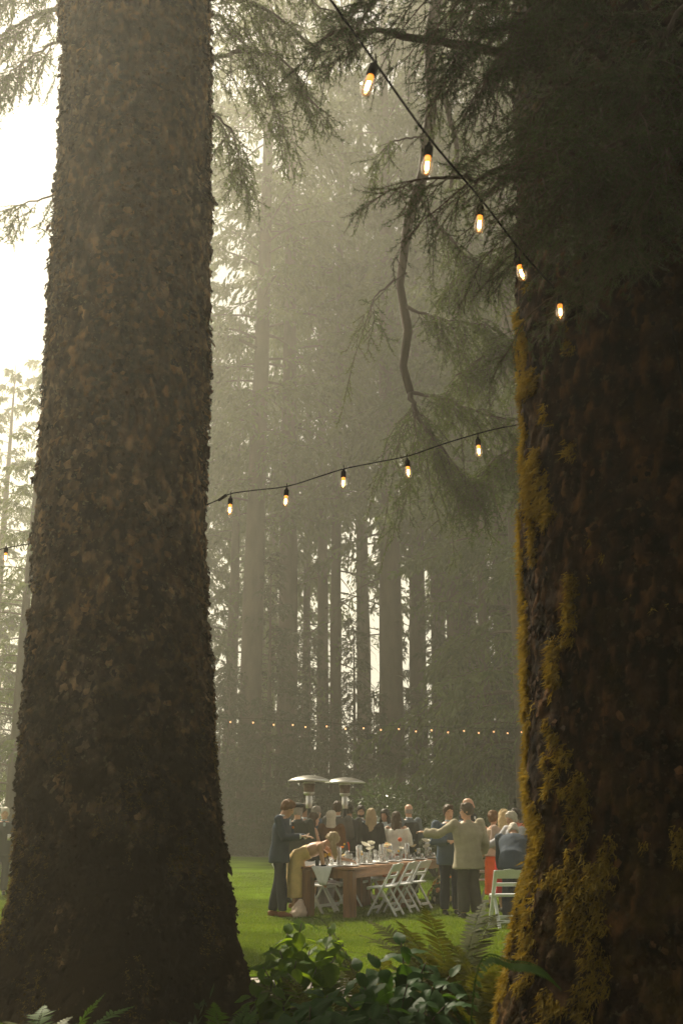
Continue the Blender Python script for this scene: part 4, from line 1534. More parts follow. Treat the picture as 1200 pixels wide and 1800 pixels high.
# vase flowers, from the near end of the tables to the far end
flower_vase(0.30, 0.62, 'bud vase with two round yellow blooms at the near end of the table', [('yellow', 0.17, -0.03, 0.01, 'ball', 1.25), ('yellow', 0.18, 0.04, 0.0, 'ball', 1.15)])
flower_vase(0.62, 0.50, 'bud vase with an upright orange poppy and yellow sprigs', [('orange', 0.27, 0.0, 0.0, 'p', 0.75), ('yellow', 0.20, 0.05, 0.02, 'ball', 0.7), ('cream', 0.15, -0.04, 0.0, 'p', 0.7)], True)
flower_vase(0.95, 0.62, 'bud vase with a green bud on a tall bent stem', [('yellow', 0.33, 0.03, 0, 'ball', 0.55), ('white', 0.14, -0.02, 0.02, 'p', 0.6)])
flower_vase(1.05, 0.28, 'bud vase with the large white dahlia nearest the camera', [('white', 0.30, 0.0, -0.02, 'p', 1.5)], True)
flower_vase(1.42, 0.50, 'bud vase with pale yellow sprays beside the large white dahlia', [('yellow', 0.15, 0.02, 0, 'ball', 0.9), ('cream', 0.17, -0.03, 0.01, 'p', 0.7)])
flower_vase(1.75, 0.46, 'bud vase with two white blooms one above the other, middle of the table', [('white', 0.31, 0, 0, 'p', 1.2), ('white', 0.22, 0.03, -0.02, 'p', 1.35)], True)
flower_vase(2.30, 0.40, 'bud vase with cream roses left of the tall glass sleeves', [('cream', 0.25, 0, 0, 'p', 1.1), ('cream', 0.17, 0.04, 0, 'p', 1.0)])
flower_vase(2.62, 0.52, 'bud vase with a cream rose and a bright orange bloom', [('cream', 0.27, -0.06, 0, 'p', 1.2), ('orange', 0.27, 0.06, 0, 'ball', 1.6)], True)
flower_vase(3.0, 0.40, 'bud vase of small white and yellow flowers past the orange bloom', [('white', 0.2, 0, 0, 'p', 0.9), ('yellow', 0.16, 0.05, 0, 'ball', 0.8)])
flower_vase(3.25, 0.52, 'bud vase with a tall red bloom near the far end', [('red', 0.36, 0, 0, 'ball', 1.5), ('cream', 0.2, 0.04, 0, 'p', 0.9)], True)
flower_vase(3.62, 0.38, 'bud vase with small cream blooms near the far end', [('cream', 0.22, 0, 0, 'p', 1.0), ('yellow', 0.15, -0.04, 0, 'ball', 0.8)])
flower_vase(4.05, 0.30, 'bud vase with big white blooms at the far end by the olive shirt', [('white', 0.30, 0, 0, 'p', 1.6), ('white', 0.20, -0.03, 0.02, 'p', 1.3)], True)

cands = [(0.42, 0.46), (1.12, 0.42), (1.62, 0.62), (1.98, 0.36), (2.45, 0.50), (2.90, 0.58), (3.15, 0.34), (3.45, 0.46), (3.80, 0.60), (4.25, 0.36)]
for i, (u, w) in enumerate(cands):
    on_table('glass_cylinder', f'tall clear glass sleeve around a taper candle, {ORD[i]} from the near table end', 'glass cylinder', cyl_me, u, w, 'glass candle sleeves on the tables')
    o = on_table('taper_candle', f'peach taper candle inside a glass sleeve, {ORD[i]} from the near table end', 'candle', None, u, w, 'taper candles on the tables', z=0.019, parts=(('candle_body', cand_me), ('wick', wick_me)))
    o.rotation_euler = (R(random.uniform(-2, 2)), R(random.uniform(-3, 3)), 0)
    o.scale = (1, 1, random.uniform(0.85, 1.1))
pl = []
for k in range(7):
    u = 0.38 + 0.62 * k
    for w, side in ((0.19, 'near'), (0.79, 'far')):
        pl.append((u, w, side, k))
for u, w, side, k in pl:
    on_table('plate', f'white dinner plate on the {side} side, {ORD[k]} setting from the near table end', 'plate', plate_me, u, w, 'place settings plates', z=0.002)
    on_table('napkin', f'folded white napkin on the {side} side, {ORD[k]} setting from the near table end', 'napkin', nap_me, u, w, 'place settings napkins', -TH_ + R(80), z=0.004)
    sg = 1 if side == 'near' else -1
    on_table('wine_glass', f'clear stemmed wine glass on the {side} side, {ORD[k]} setting from the near table end', 'wine glass', None, u + 0.17, w + sg * 0.12, 'wine glasses on the tables', z=0.001, parts=(('bowl', wine_bowl), ('stem', wine_stem)))
    on_table('tumbler', f'clear water tumbler on the {side} side, {ORD[k]} setting from the near table end', 'tumbler', tumb_me, u + 0.27, w + sg * 0.09, 'tumblers on the tables', z=0.001)
for i, (u, w) in enumerate(((0.55, 0.36), (2.15, 0.66), (3.52, 0.62))):
    on_table('carafe', ['clear glass water carafe at the near end of the table', 'clear glass water carafe halfway along the tables', 'clear glass water carafe near the far end of the tables'][i], 'carafe', carafe_me, u, w, 'water carafes on the tables')
can = MB().lathe([(0, 0), (0.030, 0), (0.033, 0.006), (0.033, 0.112), (0.027, 0.121), (0.0255, 0.119), (0, 0.118)], 18)
on_table('drink_can', 'dark green drink can standing at the near left table corner', 'can', can.mesh('drink_can', M['tin'], True), 0.10, 0.70, None, z=0.001)
on_table('candle_dish', 'small dark dish beside the drink can on the table', 'dish', MB().lathe([(0, 0), (0.045, 0), (0.052, 0.035), (0.048, 0.035), (0.042, 0.010), (0, 0.010)], 18).mesh('candle_dish', M['tin'], True), 0.10, 0.58, None, z=0.001)


# ------------------------------------------------------------------ flower arrangement on the grass at the far end
def arrangement():
    c = tpt(3.35, -0.50)
    o = thing('flower_arrangement', 'mound of white, cream, orange and yellow flowers on the grass by the table', 'flowers', c)
    g = random.Random(4)
    n = 2600
    P = rng.normal(0, 1, (n, 3))
    P /= np.linalg.norm(P, axis=1)[:, None]
    P[:, 2] = np.abs(P[:, 2])
    rad = rng.uniform(0.6, 1.0, (n, 1))
    P = P * rad * np.array((0.42, 0.36, 0.50)) + np.array((0, 0, 0.03))
    D = P * np.array((1, 1, 0.7)) + rng.normal(0, 0.25, (n, 3))
    V = diamonds(P, D, rng.uniform(0.05, 0.11, n), rng.uniform(0.02, 0.04, n))
    lv = obj('leaves', mesh_np('leaves', V, np.arange(len(V)).reshape(-1, 4), M['shrub_leaf'], False), o)
    lv['kind'] = 'stuff'
    cols = ['white'] * 8 + ['cream'] * 7 + ['peach'] * 3 + ['orange'] * 4 + ['yellow'] * 3 + ['red']
    for k in range(95):
        a = g.uniform(0, 2 * math.pi)
        e = g.uniform(0.02, 1.35)
        v = Vector((0.47 * math.cos(e) * math.cos(a), 0.40 * math.cos(e) * math.sin(a), 0.06 + 0.50 * math.sin(e)))
        cc = g.choice(cols)
        b = obj('blossom', BL[cc][k % 2] if g.random() < 0.75 else BALLM[cc], o)
        b.location = v
        nrm = Vector((v.x, v.y, v.z * 0.8))
        b.rotation_mode = 'QUATERNION'
        b.rotation_quaternion = nrm.to_track_quat('Z', 'Y')
        s_ = g.uniform(0.55, 1.35) * (1.3 if cc in ('yellow', 'cream', 'white') and g.random() < 0.3 else 1)
        b.scale = (s_, s_, s_)


M['shrub_leaf'] = leaf_mat('shrub_leaf', (0.030, 0.055, 0.016), (0.075, 0.115, 0.030), 0.25, 0.35, 3, spec=0.5)
arrangement()


# ------------------------------------------------------------------ patio heaters
def heater(px, Y, label):
    o = thing('patio_heater', label, 'patio heater', (atx(px, Y), Y, 0), 0, 'steel patio heaters')
    MB().lathe([(0, 0.0), (0.23, 0.0), (0.235, 0.03), (0.22, 0.05), (0, 0.05)], 28).build('base', M['black_metal'], o, True)
    MB().lathe([(0, 0.05), (0.20, 0.05), (0.20, 0.72), (0.17, 0.76), (0.05, 0.78), (0, 0.78)], 28).build('tank_housing', M['black_metal'], o, True)
    MB().lathe([(0.036, 0.76), (0.036, 1.72)], 18).build('pole', M['black_metal'], o, True)
    MB().lathe([(0.058, 1.70), (0.060, 1.705), (0.060, 1.93), (0.054, 1.935)], 20).build('control_box', M['steel'], o, True)
    MB().lathe([(0.05, 1.93), (0.095, 1.95), (0.105, 1.97), (0.105, 2.0), (0.10, 2.0)], 24).build('burner_ring', M['steel'], o, True)
    MB().lathe([(0.098, 2.0), (0.118, 2.16), (0.112, 2.16), (0.092, 2.0)], 28).build('emitter_screen', M['heat_mesh'], o, True)
    MB().lathe([(0.12, 2.155), (0.125, 2.165), (0.10, 2.18), (0, 2.18)], 24).build('emitter_cap', M['steel'], o, True)
    prof = [(0.405, 2.195), (0.408, 2.205), (0.36, 2.235), (0.24, 2.275), (0.12, 2.298), (0.03, 2.306), (0, 2.307)]
    MB().lathe(prof + [(0.12, 2.290), (0.24, 2.267), (0.36, 2.227), (0.40, 2.198), (0.405, 2.195)], 40).build('reflector', M['steel'], o, True)
    for k in range(3):
        a = k * 2.1 + 0.4
        MB().beam((0.10 * math.cos(a), 0.10 * math.sin(a), 2.16), (0.12 * math.cos(a), 0.12 * math.sin(a), 2.285), 0.008, 0.008).build('bracket', M['steel'], o)
    return o


M['heat_mesh'] = pmat('heat_mesh', (0.16, 0.10, 0.07), 0.45, 0.4, 60, 0.6, 200, metal=0.8)
heater(543, 21.2, 'steel patio heater with domed reflector, the left of the two')
heater(606, 22.4, 'steel patio heater with domed reflector, the right of the two')


# ------------------------------------------------------------------ shrubs at the forest edge
def shrub(name, label, loc, rx, ry, h, n, leaf, mat, seed, cat='shrub'):
    g = np.random.default_rng(seed)
    o = thing(name, label, cat, loc)
    # several lobes
    K = 16
    C = np.stack([g.uniform(-0.75, 0.75, K) * rx, g.uniform(-0.7, 0.7, K) * ry, g.uniform(0.25, 0.78, K) * h], -1)
    S = g.uniform(0.22, 0.42, K) * min(rx, h)
    k = g.integers(0, K, n)
    d = g.normal(0, 1, (n, 3))
    d /= np.linalg.norm(d, axis=1)[:, None]
    P = C[k] + d * (S[k] * g.uniform(0.55, 1.08, n))[:, None]
    P[:, 2] = np.abs(P[:, 2])
    D = d * 0.7 + g.normal(0, 0.5, (n, 3))
    V = diamonds(P, D, g.uniform(0.7, 1.3, n) * leaf, g.uniform(0.7, 1.2, n) * leaf * 0.36)
    lv = obj('foliage', mesh_np('foliage', V, np.arange(len(V)).reshape(-1, 4), M[mat], False), o)
    lv['kind'] = 'stuff'
    for j in range(9):
        MB().tube([(0, 0, 0), C[j] * 0.5 + np.array((0, 0, 0.05)), C[j]], [0.03, 0.022, 0.010], 6).build('stem', M['bark_far'], o, True)
    return o


shrub('laurel_shrub', 'large glossy dark green shrub behind the group at the forest edge', (atx(762, 30), 30, 0), 2.0, 1.2, 2.75, 9000, 0.15, 'shrub_leaf', 5)
shrub('laurel_shrub', 'lower glossy shrub behind the man in the blue blazer', (atx(835, 29), 29, 0), 1.1, 0.9, 1.5, 3500, 0.14, 'shrub_leaf', 6)
shrub('flowering_shrub', 'pale grey-green shrub at the lawn edge behind the man at far left', (atx(24, 31), 31, 0), 0.8, 0.7, 1.1, 3000, 0.10, 'pale_leaf', 7) if False else None
M['pale_leaf'] = leaf_mat('pale_leaf', (0.10, 0.13, 0.07), (0.20, 0.23, 0.14), 0.25, 0.5, 3)
M['brush'] = leaf_mat('brush', (0.022, 0.024, 0.008), (0.05, 0.048, 0.015), 0.25, 0.6, 2)
shrub('flowering_shrub', 'pale grey-green shrub at the lawn edge behind the man at far left', (atx(24, 31), 31, 0), 0.9, 0.7, 1.1, 3000, 0.10, 'pale_leaf', 7)
for i, (px, Y, rx, h, lab) in enumerate(((400, 45.2, 2.2, 1.1, 'low bramble at the lawn edge right of the near left trunk'), (465, 45.5, 1.6, 0.9, 'low bramble at the lawn edge left of the man in the navy suit'),
                                       (540, 45, 2.4, 1.4, 'low bramble at the lawn edge behind the man with the cap'), (650, 45.5, 2.4, 1.5, 'low bramble at the lawn edge behind the bearded man'),
                                       (870, 41, 1.8, 1.6, 'low bramble at the forest edge behind the woman in orange'), (925, 38, 1.8, 1.8, 'low bramble beside the mossy trunk behind the women'))):
    shrub('bramble', lab, (atx(px, Y), Y, 0), rx, 0.8, h, 2600, 0.16, 'brush', 20 + i)

# ------------------------------------------------------------------ people
def remesh(mb, name, mat, voxel=0.014, smooth=2, noise=0.0, nscale=9.0, seed=0, dec=None):
    """one continuous skin over everything collected in mb"""
    tmp = bpy.data.objects.new('tmp', mb.mesh('tmp'))
    COL.objects.link(tmp)
    r = tmp.modifiers.new('r', 'REMESH')
    r.mode = 'VOXEL'
    r.voxel_size = voxel
    if smooth:
        s = tmp.modifiers.new('s', 'SMOOTH')
        s.iterations = smooth
        s.factor = 0.5
    dg = bpy.context.evaluated_depsgraph_get()
    me = bpy.data.meshes.new_from_object(tmp.evaluated_get(dg))
    bpy.data.objects.remove(tmp)
    me.name = name
    n = len(me.vertices)
    if noise > 0 and n:
        co = np.zeros(n * 3, np.float32)
        no = np.zeros(n * 3, np.float32)
        me.vertices.foreach_get('co', co)
        me.vertices.foreach_get('normal', no)
        co, no = co.reshape(-1, 3), no.reshape(-1, 3)
        d = fbm(co[:, 0] * nscale, co[:, 1] * nscale, co[:, 2] * nscale * 0.6, seed, 3) * noise
        co = co + no * d[:, None].astype(np.float32)
        me.vertices.foreach_set('co', co.ravel())
    me.polygons.foreach_set('use_smooth', [True] * len(me.polygons))
    me.materials.clear()
    me.materials.append(mat)
    me.update()
    return me


M['skin'] = pmat('skin', (0.56, 0.32, 0.21), 0.5, 0.10, 9)
M['skin_tan'] = pmat('skin_tan', (0.42, 0.22, 0.14), 0.5, 0.10, 9)
M['eye'] = pmat('eye', (0.03, 0.02, 0.015), 0.3, 0.1, 9)
M['lip'] = pmat('lip', (0.36, 0.13, 0.11), 0.5, 0.1, 9)
CLOTH = {}


def cloth(name, c, rough=0.85, var=0.14):
    if name not in CLOTH:
        CLOTH[name] = pmat('cloth_' + name, c, rough, var, 7, 0.35, 90, spec=0.2)
    return CLOTH[name]


cloth('navy', (0.034, 0.050, 0.075)); cloth('navy_dark', (0.018, 0.022, 0.034)); cloth('charcoal', (0.026, 0.028, 0.028)); cloth('green_black', (0.035, 0.040, 0.032))
cloth('grey', (0.115, 0.108, 0.098)); cloth('blue', (0.055, 0.085, 0.135)); cloth('brown', (0.13, 0.060, 0.022)); cloth('denim', (0.11, 0.155, 0.20)); cloth('black', (0.014, 0.014, 0.014))
cloth('white', (0.80, 0.77, 0.69)); cloth('olive', (0.38, 0.335, 0.245)); cloth('olive_dark', (0.060, 0.056, 0.044)); cloth('yellow', (0.72, 0.51, 0.22), 0.5); cloth('rust', (0.42, 0.11, 0.05))
cloth('beige', (0.46, 0.36, 0.27)); cloth('pink', (0.46, 0.34, 0.29)); cloth('orange', (0.72, 0.12, 0.015)); cloth('red', (0.60, 0.020, 0.020)); cloth('coral', (0.55, 0.16, 0.11))
cloth('lightblue', (0.40, 0.46, 0.50)); cloth('shirt', (0.70, 0.71, 0.72)); cloth('stripe', (0.42, 0.42, 0.45)); cloth('tan_leather', (0.22, 0.080, 0.030), 0.45); cloth('black_leather', (0.02, 0.018, 0.016), 0.4)
cloth('hood', (0.50, 0.45, 0.36)); cloth('slate', (0.12, 0.14, 0.16)); cloth('bluesuit', (0.075, 0.105, 0.145)); cloth('blush', (0.66, 0.50, 0.42))
cloth('h_auburn', (0.16, 0.075, 0.028), 0.6); cloth('h_brown', (0.060, 0.034, 0.018), 0.55); cloth('h_dark', (0.022, 0.014, 0.010), 0.5); cloth('h_grey', (0.26, 0.23, 0.20), 0.6)
cloth('h_greybrown', (0.13, 0.10, 0.075), 0.6); cloth('h_white', (0.55, 0.50, 0.43), 0.6); cloth('h_blonde', (0.56, 0.41, 0.22), 0.5); cloth('h_dirty', (0.34, 0.25, 0.14), 0.5)


def ring(c, ux, uy, n=16, rx=1.0, ry=1.0, p=2.4, fold=None):
    out = []
    for k in range(n):
        a = 2 * math.pi * k / n
        ca, sa = math.cos(a), math.sin(a)
        q = (abs(ca) ** p + abs(sa) ** p) ** (-1 / p)
        f = 1.0 + (fold(a) if fold else 0)
        out.append(tuple(np.array(c) + np.array(ux) * (rx * ca * q * f) + np.array(uy) * (ry * sa * q * f)))
    return out


class Pose:
    """joints of a standing figure that faces -Y; its right hand is at -X"""

    def __init__(self, H=1.75, lean=0.0, arms=None, legs=0.10, stride=0.0, fem=False, head_yaw=0.0, head_pitch=0.0, wide=1.0, side_lean=0.0):
        s = H / 1.75
        self.s, self.fem, self.wide = s, fem, wide
        self.Rt = Matrix.Rotation(R(lean), 3, 'X') @ Matrix.Rotation(R(side_lean), 3, 'Y')   # upper body about the hips
        self.hip = Vector((0, 0, 0.94 * s))
        self.sh_w = (0.175 if fem else 0.205) * s * (0.5 + 0.5 * wide)
        self.neck = self.up(0, 0.015, 0.53)
        self.head = self.neck + (Matrix.Rotation(R(head_pitch), 3, 'X') @ self.Rt @ Vector((0, -0.015, 0.145)) * s)
        self.Rh = Matrix.Rotation(R(head_yaw), 3, 'Z') @ Matrix.Rotation(R(head_pitch), 3, 'X') @ self.Rt
        self.sh = [self.up(sx * self.sh_w / s, 0.01, 0.475) for sx in (-1, 1)]
        arms = arms or {}
        self.el, self.wr, self.hd = [], [], []
        for i, sx in enumerate((-1, 1)):
            a = arms.get('rl'[i])
            if a is None:
                u, f = Vector((sx * 0.16, 0.06, -1)), Vector((sx * 0.06, -0.22, -1))
            else:
                u, f = Vector(a[0]), Vector(a[1])
            e = self.sh[i] + u.normalized() * 0.285 * s
            w = e + f.normalized() * 0.255 * s
            self.el.append(e)
            self.wr.append(w)
            self.hd.append(f.normalized())
        self.hj = [Vector((sx * 0.088 * s, 0, 0.90 * s)) for sx in (-1, 1)]
        self.an = [Vector((sx * legs * s, sx * stride * s + 0.02 * s, 0.085 * s)) for sx in (-1, 1)]
        self.kn = [(self.hj[i] + self.an[i]) / 2 + Vector((0, -0.03 * s, 0.02 * s)) for i in range(2)]

    def up(self, x, y, z):
        return self.hip + self.Rt @ (Vector((x, y, z)) * self.s)

    # solids
    def torso(self, mb, off=0.0, z0=-0.10, z1=0.52, flare=0.0, n=18, shoulders=True):
        s = self.s
        w = self.wide
        if self.fem:
            prof = [(-0.12, .155, .115), (-0.04, .172, .125), (.04, .155, .11), (.14, .128, .098), (.24, .138, .108), (.33, .150, .122), (.42, .150, .10), (.48, .115, .078), (.53, .058, .055)]
        else:
            prof = [(-0.12, .158, .118), (-0.04, .168, .122), (.04, .162, .115), (.14, .155, .112), (.24, .170, .118), (.33, .185, .125), (.42, .180, .108), (.485, .125, .082), (.535, .062, .060)]
        zs = [p[0] for p in prof]
        rows = []
        ux, uy, uz = (self.Rt @ Vector(v) for v in ((1, 0, 0), (0, 1, 0), (0, 0, 1)))
        m = 12
        for k in range(m + 1):
            z = z0 + (z1 - z0) * k / m
            rx = np.interp(z, zs, [p[1] for p in prof]) * w
            ry = np.interp(z, zs, [p[2] for p in prof]) * (0.4 + 0.6 * w)
            fl = flare * max(0, (0.10 - z)) / 0.4
            c = self.up(0, 0.0, z)
            if z < 0:
                c = self.hip + Vector((0, 0, z * s))
                uxx, uyy = Vector((1, 0, 0)), Vector((0, 1, 0))
            else:
                uxx, uyy = ux, uy
            rows.append(ring(c, uxx, uyy, n, rx * s + off + fl, ry * s + off + fl, 2.3))
        mb.rings(rows)

    def arm(self, mb, i, off=0.0, t1=1.0, hand=False, loose=0.0):
        s = self.s
        g = 0.86 if self.fem else 1.0
        a, e, w = self.sh[i], self.el[i], self.wr[i]
        tip = e + (w - e) * t1
        mb.tube([a + (e - a) * -0.06, a + (e - a) * 0.25, a + (e - a) * 0.65, e, e + (tip - e) * 0.4, tip],
                [(0.062 * g * s + off), (0.056 * g * s + off), (0.047 * g * s + off), (0.042 * g * s + off + loose * .5), (0.040 * g * s + off + loose), (0.029 * g * s + off + loose)], 12)
        mb.ball(a, 0.066 * g * s + off, 12, 8)
        mb.ball(e, 0.042 * g * s + off, 10, 8)
        if hand:
            f = self.hd[i]
            side = f.cross(Vector((0, 0, 1)))
            if side.length < 0.2:
                side = Vector((0, 1, 0)) if abs(f.z) > 0.5 else Vector((1, 0, 0))
                side = side - f * side.dot(f)
            side.normalize()
            nrm = f.cross(side).normalized()
            c = w + f * 0.045 * s
            mb.tube([w - f * 0.01, w + f * 0.02 * s, w + f * 0.06 * s, w + f * 0.088 * s], [(0.026 * s, 0.020 * s), (0.034 * s, 0.017 * s), (0.040 * s, 0.016 * s), (0.036 * s, 0.013 * s)], 10)
            inw = nrm * (-1 if i == 0 else 1)
            for k, (o_, L) in enumerate(((-0.030, 0.068), (-0.010, 0.078), (0.010, 0.073), (0.029, 0.057))):
                b = w + f * 0.082 * s + side * o_ * s
                m1 = b + (f * 0.9 + inw * 0.25).normalized() * L * 0.5 * s
                m2 = m1 + (f * 0.6 + inw * 0.8).normalized() * L * 0.5 * s
                mb.tube([b, m1, m2], [0.0098 * s, 0.0092 * s, 0.0075 * s], 8)
            b = w + f * 0.030 * s + side * -0.030 * s
            m1 = b + (f * 0.7 - side * 0.7).normalized() * 0.035 * s
            m2 = m1 + (f * 0.95 + inw * 0.4).normalized() * 0.030 * s
            mb.tube([b, m1, m2], [0.013 * s, 0.011 * s, 0.009 * s], 8)

    def leg(self, mb, i, off=0.0, loose=0.0, foot=True, t1=1.0):
        s = self.s
        h, k, a = self.hj[i], self.kn[i], self.an[i]
        end = k + (a - k) * t1
        mb.tube([h + Vector((0, 0, 0.03 * s)), h + (k - h) * 0.35, h + (k - h) * 0.75, k, k + (end - k) * 0.35, k + (end - k) * 0.75, end],
                [0.088 * s + off, 0.080 * s + off, 0.062 * s + off, 0.054 * s + off + loose * .4, 0.055 * s + off + loose * .6, 0.043 * s + off + loose, 0.036 * s + off + loose], 14)
        if foot:
            mb.tube([a + Vector((0, 0.05, -0.045)) * s, a + Vector((0, -0.02, -0.035)) * s, a + Vector((0, -0.11, -0.055)) * s, a + Vector((0, -0.17, -0.065)) * s],
                    [0.030 * s, (0.036 * s), (0.036 * s, 0.024 * s), (0.026 * s, 0.015 * s)], 10)

    def head_solid(self, mb, off=0.0):
        s = self.s
        Rh, c = self.Rh, self.head

        def L(x, y, z):
            return c + Rh @ (Vector((x, y, z)) * s)
        ux, uy = Rh @ Vector((1, 0, 0)), Rh @ Vector((0, 1, 0))
        prof = [(-0.118, .022, .028, -.052), (-0.105, .040, .045, -.042), (-0.075, .056, .068, -.022), (-0.04, .066, .084, -.008), (0.0, .073, .094, 0.0), (0.04, .075, .098, .004), (.075, .068, .088, .006),
                (.10, .050, .064, .006), (.115, .024, .03, .006)]
        mb.rings([ring(L(0, cy_, z), ux, uy, 16, rx * s + off, ry * s + off, 2.1) for z, rx, ry, cy_ in prof])
        if off == 0:
            mb.tube([L(0, -0.088, 0.022), L(0, -0.104, -0.014), L(0, -0.112, -0.030), L(0, -0.094, -0.040)], [0.010 * s, 0.013 * s, 0.016 * s, 0.012 * s], 8)    # nose
            for sx in (-1, 1):
                mb.ball(L(sx * 0.076, 0.012, -0.008), (0.010 * s, 0.020 * s, 0.031 * s), 8, 6, Rh)                                             # ears
                mb.ball(L(sx * 0.034, -0.080, 0.030), (0.022 * s, 0.014 * s, 0.008 * s), 8, 6, Rh)                                             # brows
            mb.ball(L(0, -0.088, -0.066), (0.022 * s, 0.012 * s, 0.010 * s), 8, 6, Rh)                                                         # mouth
            mb.ball(L(0, -0.078, -0.100), (0.022 * s, 0.018 * s, 0.014 * s), 8, 6, Rh)                                                         # chin
        nk = self.neck
        mb.tube([nk - (self.Rt @ Vector((0, 0, 0.06))) * s, nk + (c - nk) * 0.35, c + Rh @ Vector((0, 0.012, -0.05)) * s], [(0.060 if not self.fem else 0.050) * s, (0.056 if not self.fem else 0.046) * s, 0.052 * s], 12)

    def hp(self, x, y, z):
        return self.head + self.Rh @ (Vector((x, y, z)) * self.s)


def hair(p, mb, kind):
    s = p.s
    Rh = p.Rh

    def cap(zlo_front, zlo_back, off, puff=1.0):
        rows = []
        prof = [(-0.075, .060, .072), (-0.04, .068, .086), (0.0, .075, .097), (0.04, .077, .101), (.075, .070, .091), (.10, .052, .067), (.118, .026, .032)]
        ux, uy = Rh @ Vector((1, 0, 0)), Rh @ Vector((0, 1, 0))
        n = 20
        for j, (z, rx, ry) in enumerate(prof):
            rr = []
            for k in range(n):
                a = 2 * math.pi * k / n
                front = max(0, -math.sin(a))               # -Y is the face
                zmin = zlo_back + (zlo_front - zlo_back) * front ** 0.8
                zz_ = max(z, zmin) if j < 4 else max(z, zmin)
                f = 1.0
                r_x = np.interp(zz_, [q[0] for q in prof], [q[1] for q in prof]) * s + off
                r_y = np.interp(zz_, [q[0] for q in prof], [q[2] for q in prof]) * s + off
                pt = p.hp(0, 0.006, 0) + ux * (r_x * math.cos(a) * puff) + uy * (r_y * math.sin(a) * puff) + (Rh @ Vector((0, 0, (zz_ + 0.004 * (j == 6)) * s + (off if j > 4 else 0))))
                rr.append(tuple(pt))
            rows.append(rr)
        mb.rings(rows)
    if kind in ('short', 'curly'):
        cap(0.058, -0.060, 0.010, 1.03)
        if kind == 'curly':
            g = random.Random(3)
            for k in range(26):
                a, e = g.uniform(0, 6.28), g.uniform(0.15, 1.5)
                mb.ball(p.hp(0.072 * math.cos(a) * math.cos(e), 0.01 + 0.09 * math.sin(a) * math.cos(e), 0.03 + 0.09 * math.sin(e)), 0.022 * s, 6, 5)
        else:
            mb.ball(p.hp(0.012, -0.055, 0.098), (0.055 * s, 0.045 * s, 0.026 * s), 10, 6, Rh)
    elif kind == 'bald':
        rows = []
        for z in (-0.06, -0.03, 0.0, 0.025):
            ux, uy = Rh @ Vector((1, 0, 0)), Rh @ Vector((0, 1, 0))
            rows.append([tuple(p.hp(0, 0.008, z) + ux * (0.077 * s * math.cos(a)) + uy * (0.098 * s * math.sin(a))) for a in np.linspace(R(-18), R(198), 14)] +
                        [tuple(p.hp(0, 0.008, z) + ux * (0.066 * s * math.cos(a)) + uy * (0.084 * s * math.sin(a))) for a in np.linspace(R(198), R(-18), 14)])
        mb.rings(rows)
    elif kind in ('long', 'bob', 'falling'):
        cap(0.062, -0.07, 0.014, 1.04)
        L = {'long': 0.40, 'bob': 0.20, 'falling': 0.34}[kind]
        g = random.Random(5)
        for k in range(15):
            a = R(-15 + 210 * k / 14)                       # round the back and sides
            x, y = 0.080 * math.cos(a), 0.012 + 0.094 * math.sin(a)
            st = p.hp(x * 0.9, y * 0.9, 0.03)
            mid = p.hp(x * 1.12, y * 1.12, -0.06)
            if kind == 'falling':
                end = st + Vector((0, 0, -L * g.uniform(0.75, 1.05))) + Rh @ Vector((x * 0.8, -0.02, 0.04))
                mid = (st + end) / 2 + Rh @ Vector((x * 0.2, y * 0.3, 0))
            else:
                end = p.hp(x * 1.05, y * 1.15 + 0.015, -0.05) + Vector((0, 0, -L * g.uniform(0.8, 1.08)))
            mb.tube([st, mid, (mid * 0.45 + end * 0.55) + Vector((g.uniform(-.01, .01), g.uniform(-.01, .01), 0)), end], [0.024 * s, 0.026 * s, 0.023 * s, 0.008 * s], 7)
    elif kind == 'bun':
        cap(0.060, -0.075, 0.012, 1.03)
        mb.ball(p.hp(0, 0.105, 0.03), 0.038 * s, 10, 8)


PEOPLE = []


